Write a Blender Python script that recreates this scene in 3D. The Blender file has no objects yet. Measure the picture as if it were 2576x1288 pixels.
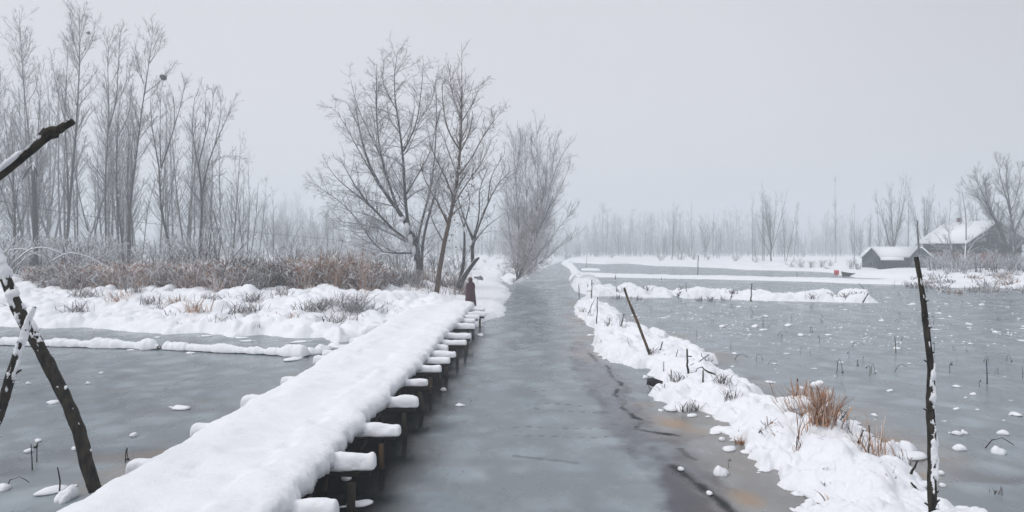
import bpy, math
import numpy as np
from mathutils import Matrix, Vector

S = bpy.context.scene
C = S.collection
R = math.radians
# ------------------------------------------------------------------ camera, world, sun, exposure
F = 1800.0          # focal length in units of a 2576 px wide picture
H = 3.8             # eye height above the ice
HY = 622.0          # picture row of the horizon
cam_d = bpy.data.cameras.new('camera'); cam = bpy.data.objects.new('camera', cam_d); C.objects.link(cam)
cam.location = (0, 0, H); cam.rotation_euler = (R(90), 0, 0)
cam_d.sensor_width = 36; cam_d.lens = 36 * F / 2576
cam_d.shift_y = -(644 - HY) / 2576
cam_d.clip_start = 0.1; cam_d.clip_end = 4000
S.camera = cam

SUN_EL, SUN_ROT = 48, 240
world = bpy.data.worlds.new("World"); S.world = world; world.use_nodes = True
wn, wl = world.node_tree.nodes, world.node_tree.links
wn.clear()
w_out = wn.new('ShaderNodeOutputWorld')
sky = wn.new('ShaderNodeTexSky'); sky.sky_type = 'NISHITA'; sky.sun_disc = False
sky.sun_elevation = R(SUN_EL); sky.sun_rotation = R(SUN_ROT); sky.dust_density = 4
hsv = wn.new('ShaderNodeHueSaturation'); hsv.inputs['Saturation'].default_value = 0.15
bg1 = wn.new('ShaderNodeBackground'); bg1.inputs['Strength'].default_value = 0.05
wl.new(sky.outputs[0], hsv.inputs['Color']); wl.new(hsv.outputs[0], bg1.inputs['Color'])
tc = wn.new('ShaderNodeTexCoord'); sep = wn.new('ShaderNodeSeparateXYZ'); wl.new(tc.outputs['Generated'], sep.inputs[0])
rmp = wn.new('ShaderNodeValToRGB')
WORLD_COL = [(0.0, (0.66, 0.655, 0.695)), (0.34, (0.65, 0.642, 0.69)), (0.62, (0.74, 0.745, 0.79)), (1.0, (.88, .885, .94))]
rmp.color_ramp.elements.remove(rmp.color_ramp.elements[1])
rmp.color_ramp.elements[0].position = 0; rmp.color_ramp.elements[0].color = (*WORLD_COL[0][1], 1)
for p_, c_ in WORLD_COL[1:]:
    e = rmp.color_ramp.elements.new(p_); e.color = (*c_, 1)
wl.new(sep.outputs['Z'], rmp.inputs[0])
nz = wn.new('ShaderNodeTexNoise'); nz.inputs['Scale'].default_value = 2.2; nz.inputs['Detail'].default_value = 3
wl.new(tc.outputs['Generated'], nz.inputs['Vector'])
cl = wn.new('ShaderNodeMapRange'); cl.inputs[3].default_value = 0.93; cl.inputs[4].default_value = 1.07
wl.new(nz.outputs[0], cl.inputs[0])
mlt = wn.new('ShaderNodeVectorMath'); mlt.operation = 'SCALE'
az = wn.new('ShaderNodeMapRange'); az.interpolation_type = 'SMOOTHSTEP'      # sky gets darker towards the right
az.inputs[1].default_value = .12; az.inputs[2].default_value = .75; az.inputs[3].default_value = 1.0; az.inputs[4].default_value = .72
wl.new(sep.outputs['X'], az.inputs[0])
azm = wn.new('ShaderNodeMath'); azm.operation = 'MULTIPLY'; wl.new(az.outputs[0], azm.inputs[0]); wl.new(cl.outputs[0], azm.inputs[1])
wl.new(rmp.outputs[0], mlt.inputs[0]); wl.new(azm.outputs[0], mlt.inputs['Scale'])
bg2 = wn.new('ShaderNodeBackground'); bg2.inputs['Strength'].default_value = 0.95
wl.new(mlt.outputs[0], bg2.inputs['Color'])
ads = wn.new('ShaderNodeAddShader'); wl.new(bg1.outputs[0], ads.inputs[0]); wl.new(bg2.outputs[0], ads.inputs[1])
wl.new(ads.outputs[0], w_out.inputs['Surface'])

sun_d = bpy.data.lights.new('sun', 'SUN'); sun = bpy.data.objects.new('sun', sun_d); C.objects.link(sun)
sun_d.energy = 1.0; sun_d.angle = R(20); sun_d.color = (1.0, 0.97, 0.94)
sun.rotation_euler = (R(90 - SUN_EL), 0, R(180 - SUN_ROT + 0))
S.view_settings.view_transform = 'Standard'; S.view_settings.look = 'None'
S.view_settings.gamma = 1; S.view_settings.exposure = -0.11
S.render.engine = 'CYCLES'
S.cycles.max_bounces = 6; S.cycles.diffuse_bounces = 3; S.cycles.glossy_bounces = 2
S.cycles.transmission_bounces = 2; S.cycles.volume_bounces = 3; S.cycles.transparent_max_bounces = 4
S.cycles.use_denoising = True

# ------------------------------------------------------------------ helpers
def W(px, py, z=0.0):
    d = F * (H - z) / (py - HY)
    return np.array([(px - 1288) / F * d, d, z])
def WD(px, py, d):
    return np.array([(px - 1288) * d / F, d, H - (py - HY) * d / F])
def K5(X, Y): return (.5503 * X, 579.3 + .5503 * Y)
def K6(X, Y): return (613.3 + .471 * X, 681.5 + .471 * Y)
def K7(X, Y): return (1294.8 + .471 * X, 681.5 + .471 * Y)
def K8(X, Y): return (1840 + .471 * X, 681.5 + .471 * Y)
def K2(X, Y): return (681.5 + .635 * X, .635 * Y)
def K1(X, Y): return (.529 * X, .529 * Y)
def K3(X, Y): return (1363 + .3174 * X, 340.7 + .3174 * Y)
def K4(X, Y): return (1976.3 + .3175 * X, 340.7 + .3175 * Y)

def tag(o, label=None, cat=None, group=None, kind=None):
    if label: o['label'] = label
    if cat: o['category'] = cat
    if group: o['group'] = group
    if kind: o['kind'] = kind
    return o
def empty(name, loc, label=None, cat=None, group=None, rz=0):
    o = bpy.data.objects.new(name, None); C.objects.link(o)
    o.location = loc; o.rotation_euler = (0, 0, rz); o.empty_display_size = .3
    return tag(o, label, cat, group)
def link(name, me, mat=None, parent=None, smooth=False):
    o = bpy.data.objects.new(name, me); C.objects.link(o)
    if mat: me.materials.append(mat)
    if parent: o.parent = parent
    if smooth:
        me.polygons.foreach_set('use_smooth', np.ones(len(me.polygons), dtype=bool))
    return o
def np_mesh(name, V, Q):
    """V (n,3), Q (m,4) or list of such (tri arrays allowed)"""
    V = np.asarray(V, dtype=np.float32).reshape(-1, 3)
    if not isinstance(Q, list): Q = [Q]
    Q = [np.asarray(q, dtype=np.int32) for q in Q if len(q)]
    me = bpy.data.meshes.new(name)
    loops = np.concatenate([q.ravel() for q in Q])
    tot = np.concatenate([np.full(len(q), q.shape[1], dtype=np.int32) for q in Q])
    st = np.concatenate([[0], np.cumsum(tot)[:-1]]).astype(np.int32)
    me.vertices.add(len(V)); me.vertices.foreach_set('co', V.ravel())
    me.loops.add(len(loops)); me.loops.foreach_set('vertex_index', loops)
    me.polygons.add(len(tot)); me.polygons.foreach_set('loop_start', st)
    me.update(calc_edges=True)
    return me
class MB:
    def __init__(s): s.V = []; s.Q = []; s.T = []; s.n = 0
    def add(s, V, Q=None, T=None):
        V = np.asarray(V, dtype=float).reshape(-1, 3)
        if Q is not None and len(Q): s.Q.append(np.asarray(Q) + s.n)
        if T is not None and len(T): s.T.append(np.asarray(T) + s.n)
        s.V.append(V); s.n += len(V); return s
    def box(s, c, size, rz=0, M=None):
        sx, sy, sz = np.array(size) / 2
        v = np.array([[x, y, z] for z in (-sz, sz) for y in (-sy, sy) for x in (-sx, sx)])
        if rz:
            a, b = math.cos(rz), math.sin(rz); v = v @ np.array([[a, b, 0], [-b, a, 0], [0, 0, 1]])
        if M is not None: v = v @ M.T
        return s.add(v + np.array(c), [[0, 2, 3, 1], [4, 5, 7, 6], [0, 1, 5, 4], [2, 6, 7, 3], [0, 4, 6, 2], [1, 3, 7, 5]])
    def tubes(s, P, Rd, n=4, cap=True):
        """P (M,k,3), Rd (M,k)"""
        P = np.asarray(P, float); Rd = np.asarray(Rd, float)
        if P.ndim == 2: P = P[None]; Rd = Rd[None]
        M, k, _ = P.shape
        if M == 0: return s
        d = np.gradient(P, axis=1); d /= np.linalg.norm(d, axis=2, keepdims=True) + 1e-9
        ref = np.zeros((M, 1, 3)); mean = (P[:, -1] - P[:, 0])
        mean /= np.linalg.norm(mean, axis=1, keepdims=True) + 1e-9
        vert = np.abs(mean[:, 2]) > .8
        ref[~vert, 0] = (0, 0, 1); ref[vert, 0] = (1, 0, 0)
        u = np.cross(d, ref); u /= np.linalg.norm(u, axis=2, keepdims=True) + 1e-9
        w = np.cross(u, d)
        a = np.arange(n) / n * 2 * math.pi + .3
        V = P[:, :, None, :] + Rd[:, :, None, None] * (np.cos(a)[None, None, :, None] * u[:, :, None, :] + np.sin(a)[None, None, :, None] * w[:, :, None, :])
        base = (np.arange(M) * k * n)[:, None, None]
        r = (np.arange(k - 1) * n)[None, :, None]; j = np.arange(n)[None, None, :]; j2 = (j + 1) % n
        q = np.stack([base + r + j, base + r + n + j, base + r + n + j2, base + r + j2], axis=-1).reshape(-1, 4)
        s.add(V, q)
        if cap and n > 2 and M < 200:
            off = s.n - M * k * n
            for m in range(M):
                c0 = off + m * k * n; c1 = c0 + (k - 1) * n
                s.T.append(np.array([[c0, c0 + i, c0 + i + 1] for i in range(1, n - 1)] + [[c1, c1 + i + 1, c1 + i] for i in range(1, n - 1)]))
        return s
    def build(s, name, mat, parent=None, smooth=False):
        Q = []
        if s.Q: Q.append(np.concatenate(s.Q))
        if s.T: Q.append(np.concatenate(s.T))
        return link(name, np_mesh(name, np.concatenate(s.V), Q), mat, parent, smooth)
def blob(mb, c, r, rng, rough=.18, seg=12, rings=7, flat_bottom=True):
    """an irregular rounded lump; bottom cut flat"""
    th = np.linspace(0.02, math.pi - .02, rings); ph = np.arange(seg) / seg * 2 * math.pi
    T_, P_ = np.meshgrid(th, ph, indexing='ij')
    ks = rng.normal(size=(5, 3)) * 2; fs = rng.uniform(0, 6.28, 5)
    D = np.stack([np.sin(T_) * np.cos(P_), np.sin(T_) * np.sin(P_), np.cos(T_)], -1)
    n = sum(np.sin(D @ k_ + f_) for k_, f_ in zip(ks, fs)) / 5
    V = D * (1 + rough * n * 2)[..., None] * np.array(r)
    if flat_bottom: V[..., 2] = np.where(V[..., 2] < 0, V[..., 2] * .25, V[..., 2])
    idx = np.arange(rings * seg).reshape(rings, seg); nx = np.roll(idx, -1, axis=1)
    Q = np.stack([idx[:-1], idx[1:], nx[1:], nx[:-1]], -1).reshape(-1, 4)
    V = V.reshape(-1, 3) + np.array(c)
    mb.add(V, Q)
    o = mb.n - rings * seg
    mb.T.append(np.array([[o, o + i, o + i + 1] for i in range(1, seg - 1)] + [[o + (rings - 1) * seg, o + (rings - 1) * seg + i + 1, o + (rings - 1) * seg + i] for i in range(1, seg - 1)]))
def copy_tree(o, parent=None):
    c = o.copy(); C.objects.link(c)
    if parent: c.parent = parent
    for ch in list(o.children): copy_tree(ch, c)
    return c
def snow_bits(parent, lst, rng, rough=.2, name='snow_patch', flat=False):
    for c, r in lst:
        m_ = MB(); blob(m_, c, r, rng, rough, 12, 8, flat); m_.build(name, M_SNOW, parent, True)
# numpy noise
def _hash(ix, iy, seed):
    h = (ix.astype(np.int64) * 374761393 + iy.astype(np.int64) * 668265263 + seed * 974634777) & 0xFFFFFFFF
    h = ((h ^ (h >> 13)) * 1274126177) & 0xFFFFFFFF
    return ((h ^ (h >> 16)) & 0xFFFFFF) / float(0xFFFFFF)
def vnoise(x, y, seed=0):
    ix, iy = np.floor(x), np.floor(y); fx, fy = x - ix, y - iy
    fx = fx * fx * (3 - 2 * fx); fy = fy * fy * (3 - 2 * fy)
    a = _hash(ix, iy, seed); b = _hash(ix + 1, iy, seed); c = _hash(ix, iy + 1, seed); d = _hash(ix + 1, iy + 1, seed)
    return (a * (1 - fx) + b * fx) * (1 - fy) + (c * (1 - fx) + d * fx) * fy
def fbm(x, y, seed=0, o=4):
    s = 0; a = .5; t = 0
    for i in range(o):
        s = s + a * vnoise(x * 2 ** i + i * 17.3, y * 2 ** i - i * 9.1, seed + i); t += a; a *= .5
    return s / t * 2 - 1
def pillows(x, y, seed=0, r=.75, p=.8):
    """rounded snow pillows"""
    ix, iy = np.floor(x), np.floor(y); best = np.zeros_like(x)
    for dx in (-1, 0, 1):
        for dy in (-1, 0, 1):
            cx, cy = ix + dx, iy + dy
            jx = _hash(cx, cy, seed); jy = _hash(cx, cy, seed + 7); rr = r * (.55 + .55 * _hash(cx, cy, seed + 13))
            on = _hash(cx, cy, seed + 21) < p
            d2 = ((x - cx - jx) ** 2 + (y - cy - jy) ** 2) / rr ** 2
            best = np.maximum(best, np.where(on & (d2 < 1), np.sqrt(np.clip(1 - d2, 0, 1)) * rr, 0))
    return best
def seg_dist(x, y, poly, closed=True):
    """distance to polyline; with closed also signed (positive inside)"""
    P = np.asarray(poly, float)[:, :2]; n = len(P)
    best = np.full(x.shape, 1e18); inside = np.zeros(x.shape, bool)
    for i in range(n if closed else n - 1):
        a, b = P[i], P[(i + 1) % n]; e = b - a; L = e @ e + 1e-12
        t = np.clip(((x - a[0]) * e[0] + (y - a[1]) * e[1]) / L, 0, 1)
        best = np.minimum(best, (x - a[0] - t * e[0]) ** 2 + (y - a[1] - t * e[1]) ** 2)
        if closed:
            c = ((a[1] > y) != (b[1] > y)) & (x < (b[0] - a[0]) * (y - a[1]) / (b[1] - a[1] + 1e-12) + a[0])
            inside ^= c
    d = np.sqrt(best)
    return np.where(inside, d, -d) if closed else d
def sstep(a, b, x):
    t = np.clip((x - a) / (b - a), 0, 1); return t * t * (3 - 2 * t)

# ------------------------------------------------------------------ materials
def new_mat(name):
    m = bpy.data.materials.new(name); m.use_nodes = True
    n = m.node_tree.nodes; b = n['Principled BSDF']; return m, n, m.node_tree.links, b
def mixc(n, l, fac, a, b):
    x = n.new('ShaderNodeMix'); x.data_type = 'RGBA'
    for s_, v in ((0, fac), (6, a), (7, b)):
        if hasattr(v, 'is_output'): l.new(v, x.inputs[s_])
        elif s_ == 0: x.inputs[0].default_value = v
        else: x.inputs[s_].default_value = (*v, 1)
    return x.outputs[2]
def noise(n, l, scale, detail=4, rough=.55, coord=None, vscale=None):
    t = n.new('ShaderNodeTexNoise'); t.inputs['Scale'].default_value = scale
    t.inputs['Detail'].default_value = detail; t.inputs['Roughness'].default_value = rough
    if coord is None:
        g = n.new('ShaderNodeNewGeometry'); coord = g.outputs['Position']
    if vscale:
        mp = n.new('ShaderNodeMapping'); mp.inputs['Scale'].default_value = vscale
        l.new(coord, mp.inputs[0]); coord = mp.outputs[0]
    l.new(coord, t.inputs['Vector']); return t.outputs['Fac']
def rng_map(n, l, v, a, b, c=0., d=1.):
    m = n.new('ShaderNodeMapRange'); m.inputs[1].default_value = a; m.inputs[2].default_value = b
    m.inputs[3].default_value = c; m.inputs[4].default_value = d; m.interpolation_type = 'SMOOTHSTEP'
    l.new(v, m.inputs[0]); return m.outputs[0]
def mth(n, l, op, a, b):
    m = n.new('ShaderNodeMath'); m.operation = op
    for i, v in enumerate((a, b)):
        if hasattr(v, 'is_output'): l.new(v, m.inputs[i])
        else: m.inputs[i].default_value = v
    return m.outputs[0]
SNOWC = (0.84, 0.86, 0.90)
def mat_snow(name='snow', bump=.55, scale=9, grit=0):
    m, n, l, b = new_mat(name)
    f = noise(n, l, 1.7, 3)
    col = mixc(n, l, f, (0.81, 0.83, 0.875), (0.87, 0.885, 0.91))
    l.new(col, b.inputs['Base Color'])
    b.inputs['Roughness'].default_value = .75
    b.inputs['Specular IOR Level'].default_value = .2
    f2 = noise(n, l, scale, 8, .75); bp = n.new('ShaderNodeBump'); bp.inputs['Strength'].default_value = bump
    bp.inputs['Distance'].default_value = .05; l.new(f2, bp.inputs['Height']); l.new(bp.outputs[0], b.inputs['Normal'])
    return m
def mat_bark(name, dark, light, snow_lo=.25, snow_hi=.6, scale=14, var=.6, coord='Object'):
    """bark with snow settled on its upward faces"""
    m, n, l, b = new_mat(name)
    g = n.new('ShaderNodeNewGeometry'); sp = n.new('ShaderNodeSeparateXYZ'); l.new(g.outputs['Normal'], sp.inputs[0])
    tcx = n.new('ShaderNodeTexCoord')
    f = noise(n, l, scale, 5, .65, tcx.outputs['Object'], (1, 1, .3))
    col = mixc(n, l, rng_map(n, l, f, .35, .65), dark, light)
    f2 = noise(n, l, 1.3, 3, .6, tcx.outputs['Object'])
    s = mth(n, l, 'ADD', sp.outputs['Z'], mth(n, l, 'MULTIPLY', mth(n, l, 'SUBTRACT', f2, .5), var))
    fac = rng_map(n, l, s, snow_lo, snow_hi)
    l.new(mixc(n, l, fac, col, SNOWC), b.inputs['Base Color'])
    b.inputs['Roughness'].default_value = .85; b.inputs['Specular IOR Level'].default_value = .2
    bp = n.new('ShaderNodeBump'); bp.inputs['Strength'].default_value = .6; bp.inputs['Distance'].default_value = .02
    l.new(f, bp.inputs['Height']); l.new(bp.outputs[0], b.inputs['Normal'])
    return m
def mat_plain(name, a, c, scale=6, rough=.8, vs=None, bump=.3):
    m, n, l, b = new_mat(name)
    tcx = n.new('ShaderNodeTexCoord')
    f = noise(n, l, scale, 5, .6, tcx.outputs['Object'], vs)
    l.new(mixc(n, l, rng_map(n, l, f, .3, .7), a, c), b.inputs['Base Color']); b.inputs['Roughness'].default_value = rough
    b.inputs['Specular IOR Level'].default_value = .25
    bp = n.new('ShaderNodeBump'); bp.inputs['Strength'].default_value = bump; bp.inputs['Distance'].default_value = .02
    l.new(f, bp.inputs['Height']); l.new(bp.outputs[0], b.inputs['Normal'])
    return m
M_SNOW = mat_snow('snow')
M_SNOWFAR = mat_snow('snow_field', .15, 4)
M_BARK = mat_bark('bark_grey', (.022, .021, .022), (.055, .053, .053), .42, .62, var=.45)
M_TWIG = mat_bark('twig_frost', (.035, .034, .037), (.085, .08, .082), .0, .3, var=.9)
M_TWIGW = mat_bark('twig_snow', (.10, .10, .105), (.20, .195, .20), -.35, .2, var=.9)
M_TWIGS = mat_bark('twig_shrub', (.035, .033, .036), (.08, .075, .075), -.15, .3, var=.9)
M_BARKB = mat_bark('bark_brown', (.03, .02, .014), (.12, .075, .048), .35, .7, 8)
M_TWIGR = mat_bark('twig_red', (.16, .11, .10), (.26, .20, .18), -.3, .25, var=.9)
M_TWIGP = mat_bark('twig_pale', (.15, .15, .155), (.26, .255, .26), -.5, .1, var=.9)
M_LOG = mat_bark('old_pole', (.007, .007, .007), (.042, .035, .025), .8, .97, 16, .9)
M_LOGB = mat_bark('bare_pole', (.02, .018, .014), (.16, .10, .055), .9, 1.0, 7, .5)
M_WOOD = mat_plain('wet_wood', (.006, .006, .005), (.035, .025, .014), 7, .6, (1, 1, .25))
M_WOODB = mat_plain('brown_post', (.012, .009, .005), (.10, .055, .02), 9, .6, (1, 1, .2))
M_DECK = mat_plain('deck_boards', (.01, .01, .01), (.045, .036, .026), 8, .7)

# reed material : coloured by clump
def mat_reed(name, cols, snow_lo=.1, snow_hi=.8, sc=.5):
    m, n, l, b = new_mat(name)
    at = n.new('ShaderNodeAttribute'); at.attribute_name = 'tint'
    sp = n.new('ShaderNodeSeparateColor'); l.new(at.outputs['Color'], sp.inputs[0])
    rp = n.new('ShaderNodeValToRGB'); el = rp.color_ramp.elements
    el[0].color = (*cols[0], 1); el[1].color = (*cols[-1], 1)
    for i, c_ in enumerate(cols[1:-1]):
        e = el.new((i + 1) / (len(cols) - 1)); e.color = (*c_, 1)
    l.new(sp.outputs[0], rp.inputs[0])
    l.new(mixc(n, l, sp.outputs[1], rp.outputs[0], SNOWC), b.inputs['Base Color'])
    b.inputs['Roughness'].default_value = .8; b.inputs['Specular IOR Level'].default_value = .15
    return m
M_REED = mat_reed('dry_reed', [(.022, .02, .02), (.09, .045, .03), (.25, .10, .045), (.31, .18, .09), (.06, .045, .035)])
M_REEDO = mat_reed('rust_reed', [(.08, .03, .01), (.30, .11, .025), (.48, .21, .06), (.16, .10, .05)])
M_WEED = mat_reed('dark_weed', [(.03, .028, .03), (.07, .06, .055), (.13, .09, .065)])

# ------------------------------------------------------------------ land outlines (world metres, on the ice plane)
def poly(lst, conv=None):
    return np.array([(W(*(conv(*p) if conv else p)))[:2] for p in lst])
left_shore = [(-11 * 4, 30), (-30, 31.5)] + [tuple(W(*p)[:2]) for p in [(-180, 815), (0, 821), (110, 826), (220, 824), (330, 835), (412, 841), (520, 838), (590, 848), (660, 842), (740, 851), (815, 849), (850, 862)]]
left_shore += [(-6.2, 29.6), (-5.2, 31.0), (-4.0, 32.4), (-3.0, 33.0), (-2.1, 34.0)] + [tuple(W(*p)[:2]) for p in [(1212, 812), (1240, 803), (1270, 792), (1276, 778), (1262, 768), (1275, 755), (1284, 740), (1278, 726), (1262, 716), (1258, 706), (1262, 698), (1268, 708), (1285, 716), (1300, 714), (1322, 703), (1345, 690), (1365, 677), (1385, 668), (1402, 661), (1418, 655)]]
left_poly = np.array(left_shore + [(22, 300), (30, 620), (-600, 620), (-600, 30)])

kd = [(350, 160), (318, 190), (325, 235), (370, 265), (385, 295), (430, 310), (430, 350), (460, 362), (415, 395), (430, 435), (480, 470), (520, 490), (590, 500), (650, 520), (720, 520), (745, 560), (770, 590), (780, 625), (700, 662), (770, 690), (830, 715), (810, 745), (890, 752), (950, 742), (1000, 752), (1060, 772), (1090, 800), (1155, 812), (1130, 838), (1020, 850), (1090, 864), (1140, 880), (1190, 905), (1240, 940), (1300, 975), (1258, 1000), (1320, 1025), (1270, 1040), (1310, 1062), (1390, 1060), (1430, 1075), (1370, 1135), (1440, 1168)]
k8a = [(260, 1165), (330, 1178), (400, 1195), (450, 1240), (470, 1262), (380, 1290), (340, 1340)]
k8b = [(1240, 1360), (1180, 1288), (1100, 1260), (1055, 1225), (1040, 1185), (1000, 1130), (965, 1070), (905, 1005), (895, 965), (850, 945), (825, 965), (790, 905), (700, 890), (685, 850), (640, 830), (560, 780), (530, 740), (330, 735), (150, 725), (120, 690), (160, 660), (100, 618), (40, 585)]
k7b = [(1110, 545), (1050, 500), (1085, 495), (1010, 460), (930, 410), (880, 400), (830, 398), (790, 370), (825, 350), (740, 335), (690, 315), (600, 305), (560, 290), (590, 262), (560, 225), (500, 195), (450, 165), (400, 145)]
near_dyke = np.concatenate([poly(kd, K7), poly(k8a, K8), np.array([[6.2, 5.0], [9.0, 4.0], [11.0, 5.5]]), poly(k8b, K8), poly(k7b, K7)])
mid_dyke = poly([(1411, 663), (1433, 677), (1439, 690), (1431, 702), (1437, 718), (1449, 734), (1477, 743), (1500, 746), (1560, 745), (1620, 749), (1690, 749), (1695, 742), (1720, 751), (1800, 752), (1900, 756), (1990, 758), (2080, 760), (2160, 762), (2210, 762), (2180, 752), (2080, 750), (1900, 744), (1700, 737), (1560, 730), (1500, 728), (1515, 714), (1500, 700), (1468, 693), (1452, 677), (1440, 661), (1428, 657)])
thin_dyke = poly([(1455, 693), (1500, 697), (1640, 700), (1800, 703), (2044, 709), (2166, 714), (2290, 717), (2330, 719), (2300, 708), (2166, 707), (2044, 703), (1800, 697.5), (1640, 694.5), (1500, 691), (1470, 688)])
spit = poly([(1462, 680), (1510, 681), (1512, 678), (1462, 677)])
far_poly = np.concatenate([poly([(1420, 656), (1442, 661), (1521, 665), (1580, 663), (1648, 669), (1730, 671), (1807, 674), (1880, 679), (1966, 681), (2044, 683), (2090, 686), (2110, 692), (2150, 698), (2250, 702), (2285, 714), (2320, 722), (2400, 724), (2480, 722), (2576, 728), (2700, 732), (3000, 742)]), np.array([[140, 45], [600, 60], [600, 620], [30, 620], [26, 300]])])

def h_left(x, y, d):
    base = .42 * (1 - np.exp(-np.clip(d, 0, None) / .5)) + .65 * sstep(1, 9, d) * sstep(-2.5, -7, x)
    base = base + .45 * np.exp(-((x + 3.7) / 1.3) ** 2 - ((y - 37.5) / 2.6) ** 2)
    lump = .36 * pillows(x / 1.1, y / 1.5, 3, .8, .6) * vnoise(x / 2, y / 2.5, 4) * 1.6 + .20 * pillows(x / .42, y / .6, 5, .8, .5) + .42 * fbm(x / 3, y / 4, 9, 4) * sstep(0, 3, d)
    quiet = 1 - .75 * sstep(-4.2, -3.2, x) * sstep(2, 0, x) * sstep(150, 60, y)
    return base + lump * quiet * sstep(0, .5, d) * np.where(y > 120, .6, 1)
def h_near(x, y, d):
    b = np.clip(d, 0, None)
    base = (.07 + .10 * vnoise(x / .5, y / .7, 45)) * (1 - np.exp(-b / .07)) + .16 * sstep(.15, 1.0, b)
    lump = .20 * pillows(x / .7, y / .9, 31, .85, .6) * (.4 + 1.2 * vnoise(x / 1.4, y / 1.9, 39)) + .10 * pillows(x / .3, y / .38, 35, .85, .4)+ .035 * pillows(x / .12, y / .15, 36, .85, .4) + .12 * fbm(x / 1.2, y / 1.2, 37, 5) + .008 * fbm(x * 9, y * 9, 41, 2)
    return base + lump * sstep(0, .25, d)
def h_mid(x, y, d):
    b = np.clip(d, 0, None)
    return .20 * (1 - np.exp(-b / .3)) + (.50 * pillows(x / 1.1, y / 1.4, 51, .85, .55) * (.4 + vnoise(x / 2.5, y / 3, 53)) + .16 * pillows(x / .4, y / .5, 52, .85, .7)) * sstep(0, .5, d)
def h_thin(x, y, d):
    b = np.clip(d, 0, None)
    return .25 * (1 - np.exp(-b / .4)) + .10 * pillows(x / 2.0, y / 2.0, 61, .85, .6) * sstep(0, .5, d) + .06 * fbm(x, y, 62)
def h_far(x, y, d):
    b = np.clip(d, 0, None)
    return .42 * (1 - np.exp(-b / 1.2)) + .3 * sstep(2, 12, b) + (.35 * pillows(x / 2.2, y / 2.6, 71, .85, .6) + .25 * fbm(x / 5, y / 6, 72)) * sstep(0, 1.5, d)

def terrain(name, pl, hf, mat, du, dt, edge=.05, ylim=None, umax=1.15):
    y0, y1 = pl[:, 1].min(), pl[:, 1].max()
    if ylim: y0, y1 = max(y0, ylim[0]), min(y1, ylim[1])
    inb = pl
    u0 = max(-umax, min(p[0] / p[1] for p in inb)) - .01; u1 = min(umax, max(p[0] / p[1] for p in inb)) + .01
    t = np.exp(np.arange(math.log(y0 * .985), math.log(y1 * 1.005), dt)); u = np.arange(u0, u1, du)
    U, Y = np.meshgrid(u, t); X = U * Y
    wob = edge * (fbm(X / (edge * 6), Y / (edge * 6), 91, 4)) * 3
    d = seg_dist(X.ravel(), Y.ravel(), pl).reshape(X.shape) + wob
    h = hf(X, Y, d)
    Z = np.where(d > 0, h, np.maximum(d * 1.5, -.12))
    keep = (d > -.15 - edge)
    cell = keep[:-1, :-1] | keep[1:, :-1] | keep[:-1, 1:] | keep[1:, 1:]
    idx = np.arange(X.size).reshape(X.shape)
    Q = np.stack([idx[:-1, :-1], idx[:-1, 1:], idx[1:, 1:], idx[1:, :-1]], -1)[cell]
    used = np.unique(Q); mp = np.full(X.size, -1); mp[used] = np.arange(len(used))
    V = np.stack([X.ravel(), Y.ravel(), Z.ravel()], -1)[used]
    o = link(name, np_mesh(name, V, mp[Q]), mat, None, True)
    tag(o, kind='structure'); return o
terrain('snow_bank', left_poly, h_left, M_SNOW, .0024, .0038, .10)
terrain('snowy_dyke', near_dyke, h_near, M_SNOW, .0013, .0028, .055)
terrain('snowy_dyke', mid_dyke, h_mid, M_SNOW, .0016, .0022, .07)
terrain('snowy_dyke', thin_dyke, h_thin, M_SNOWFAR, .002, .0022, .08)
terrain('snowy_dyke', spit, h_thin, M_SNOWFAR, .002, .0022, .05)
terrain('far_bank', far_poly, h_far, M_SNOWFAR, .003, .005, .25)

# point height helpers
def hz(hf, pl, x, y):
    X = np.array([float(x)]); Y = np.array([float(y)]); d = seg_dist(X, Y, pl)
    return float(np.where(d > 0, hf(X, Y, d), 0.0)[0])
def hL(x, y): return hz(h_left, left_poly, x, y)
def hN(x, y): return hz(h_near, near_dyke, x, y)
def hF(x, y): return hz(h_far, far_poly, x, y)
def hM(x, y): return hz(h_mid, mid_dyke, x, y)

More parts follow.
